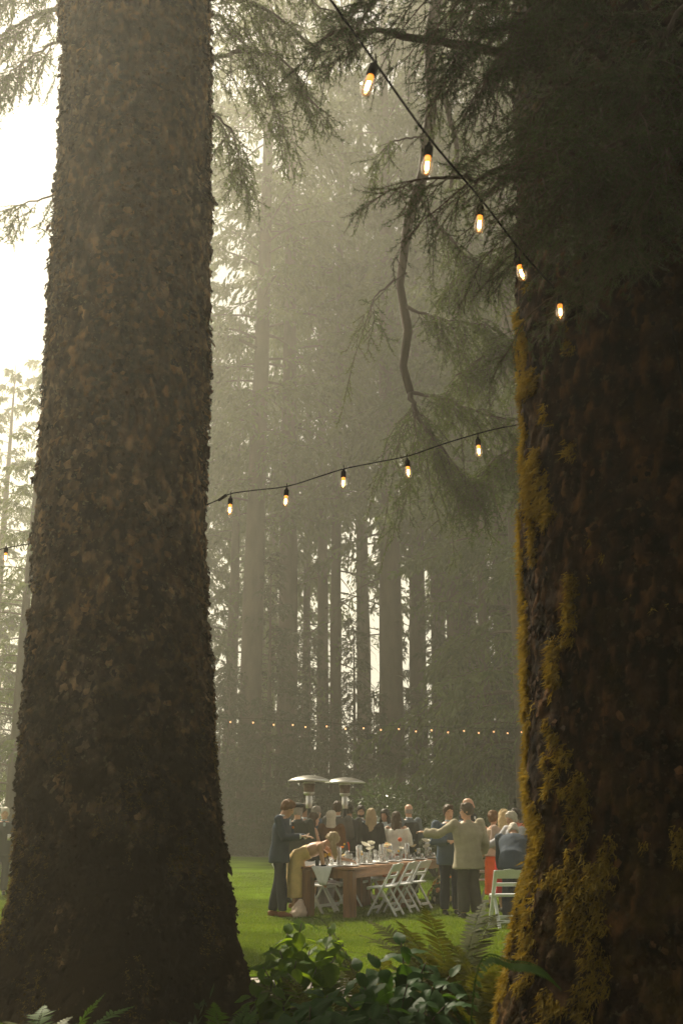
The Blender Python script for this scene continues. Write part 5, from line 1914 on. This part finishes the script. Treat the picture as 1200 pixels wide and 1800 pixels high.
def person(label, px, Y, rz, p, wear, hair_kind='short', hair_col='h_brown', skin='skin', z=0.0, beard=None, glasses=False, seed=1, extra=None, x=None):
    """wear: list of (part name, builder(mb, pose), cloth, noise)"""
    loc = (atx(px, Y) if x is None else x, Y, z)
    b = MB()
    p.torso(b)
    for i in (0, 1):
        p.arm(b, i, hand=True)
        p.leg(b, i)
    p.head_solid(b)
    root = obj('person', remesh(b, 'person', M[skin], 0.0155, 1))
    root.location = loc
    root.rotation_euler = (0, 0, R(rz))
    tag(root, label, 'person', 'wedding guests')
    for k, (nm, fn, cl, nz) in enumerate(wear):
        mb = MB()
        fn(mb, p)
        obj(nm, remesh(mb, nm, CLOTH[cl], 0.018, 2, nz, 9, seed * 7 + k), root)
    if hair_kind:
        mb = MB()
        hair(p, mb, hair_kind)
        obj('hair', remesh(mb, 'hair', CLOTH[hair_col], 0.011, 0, 0.010, 42, seed), root)
    for sx in (-1, 1):
        e = MB().ball(p.hp(sx * 0.031, -0.083, 0.008), (0.012 * p.s, 0.008 * p.s, 0.006 * p.s), 8, 5, p.Rh)
        e.build('eye', M['eye'], root, True)
    MB().ball(p.hp(0, -0.096, -0.068), (0.022 * p.s, 0.006 * p.s, 0.006 * p.s), 8, 5, p.Rh).build('lips', M['lip'], root, True)
    if beard:
        mb = MB()
        for a in np.linspace(-1.25, 1.25, 9):
            q0 = p.hp(0.066 * math.sin(a), -0.012 - 0.072 * math.cos(a), -0.055)
            q1 = p.hp(0.050 * math.sin(a), -0.020 - 0.062 * math.cos(a), -0.110)
            mb.tube([q0, q1], [0.014 * p.s, 0.016 * p.s], 7)
        obj('beard', remesh(mb, 'beard', CLOTH[beard], 0.011, 1, 0.003, 60, seed), root)
    if glasses:
        mb = MB()
        for sx in (-1, 1):
            ring_ = [p.hp(sx * 0.033 + 0.023 * math.cos(a), -0.100, 0.008 + 0.017 * math.sin(a)) for a in np.linspace(0, 2 * math.pi, 13)]
            mb.tube(ring_, 0.0028, 5)
            mb.tube([p.hp(sx * 0.056, -0.098, 0.012), p.hp(sx * 0.078, 0.0, 0.010)], 0.0025, 5)
        mb.tube([p.hp(-0.010, -0.102, 0.012), p.hp(0.010, -0.102, 0.012)], 0.0025, 5)
        mb.build('glasses', M['eye'], root, True)
    if extra:
        extra(root, p)
    PEOPLE.append(root)
    return root


# garments
def jacket(off=0.022, z0=-0.16, flare=0.035, sleeve=0.97, loose=0.008, collar=True):
    def f(mb, p):
        p.torso(mb, off, z0, 0.50, flare)
        for i in (0, 1):
            p.arm(mb, i, off * 0.75, sleeve, loose=loose)
        if collar:
            mb.tube([p.up(0, 0.012, 0.48), p.up(0, 0.02, 0.545)], [0.082 * p.s, 0.070 * p.s], 14)
    return f


def trousers(off=0.016, loose=0.022):
    def f(mb, p):
        p.torso(mb, off, -0.12, 0.10)
        for i in (0, 1):
            p.leg(mb, i, off, loose, foot=False, t1=0.99)
    return f


def shoes(mb, p):
    s = p.s
    for i in (0, 1):
        a = p.an[i]
        mb.tube([a + Vector((0, 0.065, -0.045)) * s, a + Vector((0, 0.0, -0.030)) * s, a + Vector((0, -0.10, -0.050)) * s, a + Vector((0, -0.185, -0.062)) * s],
                [0.036 * s, 0.044 * s, (0.042 * s, 0.030 * s), (0.028 * s, 0.018 * s)], 10)
        mb.box(a + Vector((0, -0.055, -0.076)) * s, (0.075 * s, 0.25 * s, 0.016 * s))


def shirt_collar(mb, p):
    mb.tube([p.up(0, 0.005, 0.49), p.up(0, 0.010, 0.56)], [0.070 * p.s, 0.066 * p.s], 14)
    mb.box(p.up(0, -0.118, 0.40), (0.07 * p.s, 0.02, 0.20 * p.s), p.Rt)


def cuff(i):
    def f(mb, p):
        d = p.hd[i]
        mb.tube([p.wr[i] - d * 0.035, p.wr[i] + d * 0.012], 0.040 * p.s, 10)
    return f


def vest(mb, p):
    p.torso(mb, 0.024, -0.10, 0.46, 0.01)


def skirt(z_hem, top=0.10, flare=0.10, fold=0.06, nf=11, lo_off=(0, 0)):
    def f(mb, p):
        s = p.s
        rows = []
        zt = p.hip.z + top * s
        m = 12
        for k in range(m + 1):
            t = k / m
            z = zt + (z_hem - zt) * t
            w = np.interp(t, [0, 0.22, 1], [0.135, 0.185, 0.185 + flare]) * s
            d = np.interp(t, [0, 0.22, 1], [0.108, 0.150, 0.150 + flare]) * s
            rows.append(ring((lo_off[0] * t, lo_off[1] * t, z), (1, 0, 0), (0, 1, 0), 44, w, d, 2.2, lambda a, t=t: fold * t * math.sin(nf * a + 1.3 * math.sin(3 * a))))
        mb.rings(rows)
    return f


def bodice(off=0.014, z1=0.36):
    def f(mb, p):
        p.torso(mb, off, -0.12, z1)
    return f


def shawl(mb, p):
    s = p.s
    p.torso(mb, 0.04, -0.02, 0.47, 0.08)
    for i in (0, 1):
        a, e, w = p.sh[i], p.el[i], p.wr[i]
        mb.tube([a, e + (a - e) * 0.4, e, e + (w - e) * 0.6], [0.095 * s, 0.105 * s, 0.105 * s, 0.075 * s], 12)
        mb.tube([a * 0.5 + e * 0.5, p.up(0, 0, 0.18)], [0.10 * s, 0.12 * s], 12)


def tex_hem_shoes(col):
    return ('shoes', shoes, col, 0.0)


def suit(c, tr=None, shirt='shirt', sh='black_leather', **k):
    return [('jacket', jacket(**k), c, 0.006), ('shirt', shirt_collar, shirt, 0.0), ('trousers', trousers(), tr or c, 0.007), ('shoes', shoes, sh, 0.0)]


A = dict
hands_up = {'r': ((-0.15, -0.35, -1), (0.35, -1, 0.10)), 'l': ((0.15, -0.35, -1), (-0.35, -1, 0.05))}
crossed = {'r': ((-0.25, -0.25, -1), (0.95, -0.55, 0.05)), 'l': ((0.25, -0.25, -1), (-0.95, -0.60, 0.0))}
folded_low = {'r': ((-0.2, -0.1, -1), (0.7, -0.8, -0.35)), 'l': ((0.2, -0.1, -1), (-0.7, -0.8, -0.35))}
talk = {'r': ((-0.25, 0.0, -1), (0.2, -1, -0.2)), 'l': None}

# the man in the navy suit at the end of the table
person('tall man in navy suit and tan shoes looking down at his hands beside the table', 492, 18.55, 78,
       Pose(1.86, lean=6, arms=hands_up, legs=0.075, stride=0.10, head_pitch=22), suit('navy', 'navy_dark', sh='tan_leather') + [('cuff', cuff(0), 'shirt', 0), ('cuff', cuff(1), 'shirt', 0)], 'short', 'h_auburn', seed=1,
       extra=lambda r, p: obj('boutonniere', BALLM['orange'], r).__setattr__('location', p.up(0.09, -0.15, 0.38)))
# the woman bending over the table
wy = Pose(1.70, lean=68, arms={'r': ((0.05, -0.15, -1), (0.05, -0.1, -1)), 'l': ((0.1, -0.8, -0.75), (-0.2, -1, -0.2))}, legs=0.06, fem=True, head_pitch=-12, head_yaw=10)
person('woman in pale yellow satin dress bending over the near end of the table', 521, 18.75, 84, wy,
       [('dress', lambda mb, p: (skirt(0.28, 0.05, 0.02, 0.05, 9)(mb, p), bodice(0.014, 0.25)(mb, p)), 'yellow', 0.008), ('shoes', shoes, 'blush', 0)], 'falling', 'h_dirty', seed=2)
person('person in dark green-black coat and black beret seen from behind', 523, 20.2, 172,
       Pose(1.78, arms={'r': ((-0.2, -0.1, -1), (0.3, -0.9, -0.4)), 'l': None}, head_yaw=20, wide=1.08),
       [('coat', jacket(0.028, -0.45, 0.06, loose=0.012), 'green_black', 0.008), ('trousers', trousers(), 'black', 0.006), ('shoes', shoes, 'tan_leather', 0)], 'short', 'h_grey', seed=3,
       extra=lambda r, p: MB().lathe([(0, 0.15), (0.06, 0.148), (0.115, 0.125), (0.118, 0.10), (0.095, 0.075), (0.085, 0.06), (0.08, 0.06)], 22).xform(Matrix.Translation(p.head) @ p.Rh.to_4x4() @ Matrix.Rotation(R(-8), 4, 'X')).build('beret', CLOTH['black'], r, True))
person('brown-haired man in grey blazer behind the left heater pole', 537, 21.9, 60, Pose(1.80, arms=talk), suit('slate', 'charcoal'), 'curly', 'h_brown', 'skin_tan', seed=4)
person('grey-haired man in bright blue jacket seen past the left heater pole', 556, 23.3, 120, Pose(1.76, arms=talk, head_yaw=10), suit('blue', 'navy_dark'), 'short', 'h_grey', seed=5)
person('long-haired woman in black dress standing behind the left heater pole', 551, 20.6, 100, Pose(1.62, fem=True, arms={'r': ((-0.2, -0.4, -1), (0.2, -1, 0.2)), 'l': ((0.2, -0.3, -1), (-0.2, -1, 0.1))}),
       [('dress', lambda mb, p: (bodice(0.016, 0.40)(mb, p), skirt(0.45, 0.1, 0.06, 0.05)(mb, p)), 'black', 0.006), ('shoes', shoes, 'black_leather', 0)], 'long', 'h_brown', seed=6)


def hood_on(root, p):
    mb = MB()
    p.head_solid(mb, 0.022)
    mb.tube([p.up(0, 0.04, 0.46), p.hp(0, 0.03, -0.05)], [0.105 * p.s, 0.085 * p.s], 14)
    obj('hood', remesh(mb, 'hood', CLOTH['hood'], 0.012, 2, 0.004, 20, 9), root)


person('woman in brown suede coat with a cream knitted hood, seen from behind', 582, 20.7, 176, Pose(1.68, fem=True, arms=folded_low, wide=1.08),
       [('coat', jacket(0.028, -0.40, 0.05, loose=0.010), 'brown', 0.007), ('trousers', trousers(0.012, 0.012), 'brown', 0.006), ('shoes', shoes, 'tan_leather', 0)], None, seed=7, extra=hood_on)
person('curly-haired man in mid grey suit standing behind the woman in the hood', 593, 21.7, 165, Pose(1.84, arms=folded_low), suit('grey', 'grey'), 'curly', 'h_brown', seed=8)
person('man in black suit turned away beside the right heater pole', 613, 22.9, 205, Pose(1.80, arms=folded_low), suit('charcoal', 'charcoal'), 'short', 'h_dark', 'skin_tan', seed=9)
person('bearded man with glasses in denim blue shirt, smiling towards the camera', 634, 23.6, 10, Pose(1.78, arms=folded_low, head_yaw=-6), [('overshirt', jacket(0.02, -0.16, 0.02), 'denim', 0.006), ('shirt', shirt_collar, 'shirt', 0),
       ('trousers', trousers(), 'navy_dark', 0.006), ('shoes', shoes, 'black_leather', 0)], 'short', 'h_dark', seed=10, beard='h_dark', glasses=True)
person('woman with long blonde hair in black jacket, seen from behind', 652, 21.6, 178, Pose(1.70, fem=True, arms=folded_low, wide=1.1),
       [('jacket', jacket(0.028, -0.14, 0.04), 'black', 0.007), ('skirt', skirt(0.45, 0.08, 0.03, 0.04), 'beige', 0.004), ('shoes', shoes, 'black_leather', 0)], 'long', 'h_dirty', seed=11)
person('smiling dark-haired woman in pale blue shirt and rust dress facing the group', 676, 23.2, -25, Pose(1.70, fem=True, arms=folded_low),
       [('shirt', jacket(0.018, -0.05, 0.01), 'lightblue', 0.006), ('dress', skirt(0.35, 0.22, 0.08, 0.05), 'rust', 0.005), ('shoes', shoes, 'black_leather', 0)], 'long', 'h_dark', 'skin_tan', seed=12)
person('brown-haired woman wrapped in a white shawl, seen from behind', 696, 21.8, 160, Pose(1.64, fem=True, arms=crossed, wide=1.08, head_yaw=15),
       [('shawl', shawl, 'white', 0.010), ('dress', skirt(0.40, 0.15, 0.06, 0.05), 'rust', 0.005), ('shoes', shoes, 'black_leather', 0)], 'bob', 'h_brown', seed=13)
person('bald man in black waistcoat with grey sleeves, turned to the left', 718, 22.4, 215, Pose(1.80, arms={'r': ((-0.25, 0.0, -1), (0.1, -0.9, -0.3)), 'l': ((0.3, 0.05, -1), (-0.1, -0.8, -0.5))}, wide=1.08, head_yaw=-15),
       [('shirt', jacket(0.018, -0.10, 0.0), 'slate', 0.006), ('waistcoat', vest, 'black', 0.003), ('collar', shirt_collar, 'shirt', 0), ('trousers', trousers(), 'charcoal', 0.006), ('shoes', shoes, 'black_leather', 0)], 'bald', 'h_grey', seed=14)
person('man in blue blazer with folded arms facing the camera', 788, 18.9, 8, Pose(1.76, arms=crossed, wide=1.15, head_yaw=8), suit('bluesuit', 'navy_dark', 'lightblue'), 'short', 'h_brown', seed=15, glasses=False)
person('man in rumpled olive shirt reaching one arm out to the left', 820, 18.3, 197, Pose(1.78, arms={'l': ((0.75, -0.45, -0.55), (0.75, -0.65, 0.10)), 'r': ((-0.30, 0.05, -1), (-0.1, -0.7, -0.7))}, legs=0.11, wide=1.17, head_yaw=58),
       [('shirt', jacket(0.032, -0.20, 0.05, loose=0.018), 'olive', 0.014), ('trousers', trousers(0.022, 0.03), 'olive_dark', 0.012), ('shoes', shoes, 'black_leather', 0)], 'short', 'h_greybrown', seed=16, glasses=True)
person('tall man with receding hair standing behind the man in the olive shirt', 823, 21.0, 60, Pose(1.90, arms=folded_low, head_yaw=10), suit('charcoal', 'charcoal'), 'bald', 'h_brown', seed=17)
person('woman in beige wrap and long orange skirt behind the blonde woman', 866, 20.2, 150, Pose(1.66, fem=True, arms=crossed, wide=1.05),
       [('wrap', shawl, 'beige', 0.008), ('skirt', skirt(0.22, 0.10, 0.02, 0.05, 13), 'orange', 0.004), ('shoes', shoes, 'black_leather', 0)], 'bun', 'h_auburn', seed=18)
person('woman with long pale blonde hair, dusty pink top and red skirt', 885, 19.4, 186, Pose(1.68, fem=True, arms=folded_low, wide=1.05),
       [('top', jacket(0.018, -0.02, 0.0, collar=False), 'pink', 0.006), ('skirt', skirt(0.25, 0.10, 0.03, 0.05, 13), 'red', 0.004), ('shoes', shoes, 'black_leather', 0)], 'long', 'h_blonde', seed=19)
person('dark-haired person in coral top partly hidden by the mossy trunk', 906, 20.4, -70, Pose(1.70, fem=True, arms=folded_low), [('top', jacket(0.02, -0.1, 0.02), 'coral', 0.006), ('trousers', trousers(), 'navy_dark', 0.006), ('shoes', shoes, 'black_leather', 0)], 'bun', 'h_dark', 'skin_tan', seed=20)
person('white-haired person in navy bending over beside the mossy trunk', 897, 17.7, 168, Pose(1.72, lean=52, arms={'r': ((-0.1, -0.5, -1), (0, -0.5, -1)), 'l': ((0.1, -0.5, -1), (0, -0.5, -1))}, wide=1.12, legs=0.11),
       [('jacket', jacket(0.028, -0.14, 0.04), 'navy', 0.008), ('trousers', trousers(0.022, 0.03), 'navy_dark', 0.008), ('shoes', shoes, 'black_leather', 0)], 'short', 'h_white', seed=21)
person('person in pale striped shirt resting an arm on the bending guest', 909, 18.9, -60, Pose(1.66, lean=12, arms={'r': ((-0.3, -0.7, -0.7), (0.1, -0.9, -0.35)), 'l': ((0.3, -0.6, -0.8), (0.1, -0.9, -0.3))}),
       [('shirt', jacket(0.02, -0.15, 0.02), 'stripe', 0.006), ('trousers', trousers(), 'navy_dark', 0.006), ('shoes', shoes, 'black_leather', 0)], 'short', 'h_white', seed=22)
farman = person('white-haired man in dark suit holding a drink can at the left edge', 9, 23.3, 20, Pose(1.74, arms={'r': None, 'l': ((0.15, -0.2, -1), (-0.5, -1, 0.0))}, wide=1.05), suit('charcoal', 'charcoal', 'lightblue'), 'short', 'h_white', seed=23)
fp = Pose(1.74, arms={'r': None, 'l': ((0.15, -0.2, -1), (-0.5, -1, 0.0))}, wide=1.05)
o = obj('drink_can', MB().lathe([(0, 0), (0.030, 0), (0.033, 0.006), (0.033, 0.112), (0.027, 0.121), (0, 0.118)], 16).mesh('drink_can', M['steel'], True))
hp_ = fp.wr[1] + fp.hd[1] * 0.09 + Vector((0, -0.035, -0.05))
o.location = farman.matrix_basis @ hp_
tag(o, 'silver drink can in the hand of the man at the left edge', 'can')
# pale bag on the grass
bag = MB()
bag.tube([(0, 0, 0.0), (0, 0.01, 0.06), (0.01, 0.02, 0.16), (0.02, 0.03, 0.24), (0.03, 0.03, 0.28)], [(0.13, 0.10), (0.16, 0.13), (0.13, 0.10), (0.07, 0.05), (0.03, 0.02)], 16)
o = obj('cloth_bag', remesh(bag, 'cloth_bag', CLOTH['blush'], 0.015, 2, 0.02, 12, 3))
o.location = (atx(527, 18.45), 18.45, 0.0)
tag(o, 'crumpled blush pink cloth bag on the grass under the corner chair', 'bag')
# low dark drinks stand between the guests
st = thing('drinks_stand', 'low dark drinks stand with an orange bottle among the guests', 'stand', (atx(622, 22.2), 22.2, 0))
MB().box((0, 0, 0.86), (0.75, 0.45, 0.04), None, 0.006).build('top', M['black_metal'], st)
MB().box((0, 0, 0.43), (0.68, 0.38, 0.80), None, 0.008).build('cabinet', M['black_metal'], st)
o = obj('bottle', MB().lathe([(0, 0), (0.035, 0), (0.036, 0.01), (0.036, 0.14), (0.016, 0.18), (0.014, 0.23), (0.016, 0.235), (0, 0.236)], 14).mesh('bottle', FL['red'], True))
o.location = (atx(611, 22.1), 22.1, 0.881)
tag(o, 'orange bottle standing on the dark drinks stand', 'bottle')

# ------------------------------------------------------------------ planting between the trunks
M['hyd_leaf'] = leaf_mat('hyd_leaf', (0.055, 0.115, 0.018), (0.105, 0.19, 0.030), 0.60, 0.5, 6, tcol=(3.2, 2.4, 0.5), spec=0.12)
M['hyd_dark'] = leaf_mat('hyd_dark', (0.022, 0.060, 0.016), (0.045, 0.100, 0.026), 0.45, 0.5, 6, tcol=(2.6, 2.3, 0.5), spec=0.12)
M['fern'] = leaf_mat('fern', (0.035, 0.052, 0.012), (0.095, 0.100, 0.022), 0.28, 0.5, 9, tcol=(1.9, 1.6, 0.4), spec=0.10)
M['fern_green'] = leaf_mat('fern_green', (0.035, 0.080, 0.016), (0.080, 0.140, 0.030), 0.38, 0.5, 3, tcol=(2.2, 2.0, 0.4), spec=0.08)
M['hyd_stem'] = pmat('hyd_stem', (0.075, 0.050, 0.028), 0.7, 0.3, 12)


def leaf_mesh(name, mat, L, W, seed, curl=0.25):
    """broad toothed leaf lying along +Y, face up, with a sunken midrib, raised veins and a drooping tip"""
    g = random.Random(seed)
    nu, nv = 13, 7
    V, F = [], []
    cu = curl * g.uniform(0.6, 1.4)
    tw = g.uniform(-0.25, 0.25)
    for i in range(nu):
        t = i / (nu - 1)
        w = W * 0.5 * (math.sin(math.pi * min(1, t ** 0.75)) ** 0.8 if 0 < t < 1 else 0.02)
        if i % 2 and 0 < i < nu - 1:
            w *= 1.06
        y = L * t
        for j in range(nv):
            s = j / (nv - 1) * 2 - 1
            x = s * w
            vein = 0.010 * L * math.sin(t * 36 - abs(s) * 7) * (1 - abs(s)) * (abs(s) > 0.05)
            z = 0.22 * abs(s) ** 1.3 * w - cu * L * t * t + vein + tw * x * t - 0.10 * w * s * s * 2 * (t > 0.5)
            V.append((x, y * (1 - 0.12 * cu * t), z))
    for i in range(nu - 1):
        for j in range(nv - 1):
            a = i * nv + j
            F.append((a, a + 1, a + nv + 1, a + nv))
    return MB().add(V, F).mesh(name, mat, True)


HL = [leaf_mesh('leaf', M['hyd_leaf'], 0.14, 0.084, s, c) for s, c in ((1, 0.2), (2, 0.45), (3, 0.1), (4, 0.6))]
HD = [leaf_mesh('leaf', M['hyd_dark'], 0.145, 0.088, s, c) for s, c in ((5, 0.2), (6, 0.45), (7, 0.15), (8, 0.6))]


def hydrangea(label, base, tips, leaves, seed, scale=1.0):
    g = random.Random(seed)
    o = thing('hydrangea', label, 'plant', base)
    B = Vector(base)
    for tip in tips:
        T = Vector(tip) - B
        root = Vector((g.uniform(-0.10, 0.10), g.uniform(-0.10, 0.10), 0))
        P = resample([root, root.lerp(T, 0.35) + Vector((0, 0, 0.07)), root.lerp(T, 0.75) + Vector((0, 0, 0.05)), T], 12)
        MB().tube(P, list(np.linspace(0.0065, 0.0035, 12)), 6).build('stem', M['hyd_stem'], o, True)
        a0 = g.uniform(0, 6.3)
        nn = 5
        for k in range(nn):                                # pairs down the stem
            t = 1 - 0.10 * k - 0.03
            i = t * 11
            p = Vector(np.array([np.interp(i, np.arange(12), P[:, c]) for c in range(3)]))
            for q in (0, 1):
                if k > 2 and g.random() < 0.35:
                    continue
                a = a0 + k * 1.57 + q * math.pi + g.uniform(-0.3, 0.3)
                lf = obj('leaf', g.choice(leaves), o)
                s_ = scale * (0.72 + 0.20 * min(k, 2)) * g.uniform(0.85, 1.2)
                lf.scale = (s_, s_, s_)
                pitch = R(10 + 46 * math.cos(a) - 6 * k + g.uniform(-14, 14))
                d = Vector((-math.sin(a), math.cos(a), 0)) * 0.02
                lf.location = p + d
                lf.rotation_euler = Euler((pitch, R(g.uniform(-18, 18)), a), 'XYZ')
    return o


hydrangea('leafy hydrangea catching the light beside the foot of the near left trunk', (at(512, 1800, 7.7).x, 7.7, 0),
          pp((530, 1622, 7.75), (580, 1642, 7.7), (505, 1640, 7.8), (600, 1668, 7.6), (492, 1672, 7.6), (462, 1700, 7.5), (520, 1690, 7.5), (556, 1700, 7.6), (474, 1735, 7.4), (530, 1745, 7.3), (445, 1750, 7.4), (498, 1770, 7.2), (565, 1740, 7.5),
             (510, 1650, 8.0), (545, 1668, 8.0), (480, 1700, 7.9)), HL, 1)
hydrangea('dark green hydrangea in the middle of the front planting', (at(700, 1800, 6.5).x, 6.5, 0),
          pp((705, 1658, 6.5), (668, 1700, 6.4), (748, 1692, 6.4), (716, 1730, 6.2), (640, 1735, 6.2), (610, 1762, 6.0), (680, 1765, 6.0), (760, 1735, 6.2), (790, 1715, 6.5), (735, 1775, 5.9), (650, 1790, 5.8), (590, 1790, 5.9),
             (560, 1795, 5.9), (700, 1795, 5.7), (780, 1770, 6.0), (630, 1705, 6.6), (800, 1755, 6.2)), HD, 2)
hydrangea('low broad-leaved hydrangea at the bottom edge between the other two', (at(560, 1800, 5.9).x, 5.9, 0),
          pp((545, 1770, 5.9), (575, 1750, 6.2), (520, 1795, 5.8), (600, 1800, 5.6), (560, 1812, 5.6), (640, 1815, 5.5), (500, 1815, 5.6)), HD, 3, 1.05)


def frond_mesh(name, mat, L, seed, pairs=30, arch=0.55, width=0.11):
    """sword-fern frond rising along +Z and arching towards +Y"""
    g = random.Random(seed)
    m = MB()
    P = []
    K = 16
    for i in range(K):
        t = i / (K - 1)
        a = arch * t ** 1.3 * 1.5
        P.append((P[-1] + np.array((0, math.sin(a), math.cos(a))) * L / (K - 1)) if P else np.zeros(3))
    P = np.array(P)
    m.tube(P, list(np.linspace(0.0045, 0.0012, K)), 5)
    T = np.gradient(P, axis=0)
    T /= np.linalg.norm(T, axis=1)[:, None]
    for k in range(pairs):
        t = 0.10 + 0.89 * k / pairs
        i = t * (K - 1)
        p = np.array([np.interp(i, np.arange(K), P[:, c]) for c in range(3)])
        tn = np.array([np.interp(i, np.arange(K), T[:, c]) for c in range(3)])
        up = np.cross((1, 0, 0), tn)
        ln = width * (math.sin(math.pi * min(1.0, 0.18 + 0.82 * (1 - t) ** 0.75 + 0.0)) ** 0.6 if t < 0.85 else (1 - t) / 0.15 * 0.55 + 0.06) * g.uniform(0.88, 1.1)
        for sx in (-1, 1):
            d = np.array((sx, 0, 0)) * 0.93 + tn * 0.32 + up * g.uniform(-0.05, 0.22)
            d /= np.linalg.norm(d)
            w = tn * 0.0115
            dr = -up * 0.12 * ln
            m.add([p - w * 0.4, p + d * ln * 0.12 + w * 1.2, p + d * ln * 0.6 + w * 0.85 + dr * 0.4, p + d * ln + dr, p + d * ln * 0.6 - w * 0.75 + dr * 0.4, p + d * ln * 0.12 - w * 0.8],
                  [(0, 1, 5), (1, 2, 4, 5), (2, 3, 4)])
    return m.mesh(name, mat)


FR = [frond_mesh('frond', M['fern'], 0.95, s, 34, a) for s, a in ((1, 0.45), (2, 0.75), (3, 1.0), (4, 1.25))]
FG = [frond_mesh('frond', M['fern_green'], 0.85, s, 32, a) for s, a in ((5, 0.45), (6, 0.8), (7, 1.1))]


def fern(label, base, n, sc, meshes, seed, dirs=None, lean=(8, 40)):
    g = random.Random(seed)
    o = thing('sword_fern', label, 'fern', base)
    for k in range(n):
        f = obj('frond', g.choice(meshes), o)
        a = 2 * math.pi * k / n + g.uniform(-0.3, 0.3)
        s_ = sc * g.uniform(0.75, 1.1)
        f.scale = (s_, s_, s_)
        f.rotation_euler = Euler((-R(g.uniform(*lean)), R(g.uniform(-10, 10)), a), 'XYZ')
        f.location = (0.04 * -math.sin(a), 0.04 * math.cos(a), 0)
    return o


fern('large bronze-green sword fern in front of the man in the olive shirt', (at(800, 1700, 8.3).x, 8.3, 0.02), 30, 1.12, FR, 11, lean=(6, 38))
fern('sword fern against the mossy root of the right trunk', (at(880, 1700, 7.9).x, 7.9, 0.02), 22, 1.05, FR, 12, lean=(6, 38))
fern('sword fern with dry tips behind the dark hydrangea', (at(665, 1700, 8.2).x, 8.2, 0.0), 17, 1.0, FR, 13, lean=(4, 32))
fern('smaller sword fern between the two hydrangeas', (at(600, 1750, 7.3).x, 7.3, 0.0), 18, 0.9, FR, 14, lean=(4, 36))
fern('low sword fern in the dark corner under the right trunk', (at(850, 1800, 6.4).x, 6.4, 0.0), 18, 0.75, FR, 15)
fern('bright green fern at the bottom left corner before the near left trunk', (at(70, 1800, 6.4).x, 6.4, 0.0), 7, 0.98, FG, 16, lean=(0, 14))
fern('yellowish fern cut by the bottom left corner of the photo', (at(5, 1800, 6.2).x, 6.2, 0.0), 8, 0.85, FR, 17, lean=(2, 20))
fern('small fern at the foot of the near left trunk', (at(390, 1800, 6.9).x, 6.9, 0.0), 7, 0.72, FG, 18, lean=(2, 20))
# the frond that crosses in front of the mossy trunk
o = thing('sword_fern', 'near fern whose one long frond arches across the mossy trunk foot', 'fern', (at(800, 1800, 4.6).x, 4.6, 0.35))
st_, en_ = at(845, 1700, 4.6), at(985, 1730, 4.3)
P = resample([Vector((0.02, 0, 0)), at(838, 1706, 4.6) - o.location, at(900, 1690, 4.5) - o.location, at(948, 1700, 4.4) - o.location, at(985, 1738, 4.35) - o.location], 24)
m = MB().tube(P, list(np.linspace(0.004, 0.0012, 24)), 5)
for k in range(6, 48):
    i = k / 48 * 23
    p = np.array([np.interp(i, np.arange(24), P[:, c]) for c in range(3)])
    tn = P[min(23, int(i) + 1)] - P[int(i)]
    tn /= np.linalg.norm(tn) + 1e-9
    ln = 0.085 * min(1, (50 - k) / 16)
    for sx in (-1, 1):
        d = np.array((0.1, 0.75 * sx, -0.45)) + tn * 0.3
        d /= np.linalg.norm(d)
        w = tn * 0.010
        m.add([p - w * 0.5, p + d * ln * 0.5 + w, p + d * ln, p + d * ln * 0.5 - w], [(0, 1, 2, 3)])
m.build('frond', M['fern_green'], o)
for k in range(5):
    f = obj('frond', FG[k % 3], o)
    f.scale = (0.55,) * 3
    f.rotation_euler = (-R(30), 0, k * 1.25 + 2.4)


# low growth that hides the soil of the bed
def ground_cover():
    n = 16000
    y = rng.uniform(5.2, 10.2, n)
    x = rng.uniform(-0.30, 0.26, n) * y
    keep = (fbm(x * 1.4, y * 1.4, 0, 8, 3) > -0.35)
    x, y = x[keep], y[keep]
    keep = (np.hypot(x - LT.x0, y - LT.Y) > 1.0) & (np.hypot(x - RT.x0, y - RT.Y) > 1.05) & ~((np.abs(x + 0.55) < 0.45) & (y > 8.6))
    x, y = x[keep], y[keep]
    n = len(x)
    h = np.abs(fbm(x * 2.2, y * 2.2, 0, 12, 3)) * 0.34 + 0.03
    P = np.stack([x, y, rng.uniform(0, 1, n) * h], -1)
    D = rng.normal(0, 0.7, (n, 3))
    D[:, 2] = np.abs(D[:, 2]) + 0.2
    V = diamonds(P, D, rng.uniform(0.05, 0.13, n), rng.uniform(0.02, 0.045, n))
    tag(obj('ground_cover', mesh_np('ground_cover', V, np.arange(len(V)).reshape(-1, 4), M['shrub_leaf'], False)), 'dark low leaves covering the soil of the front bed', 'ground cover', kind='stuff')


ground_cover()
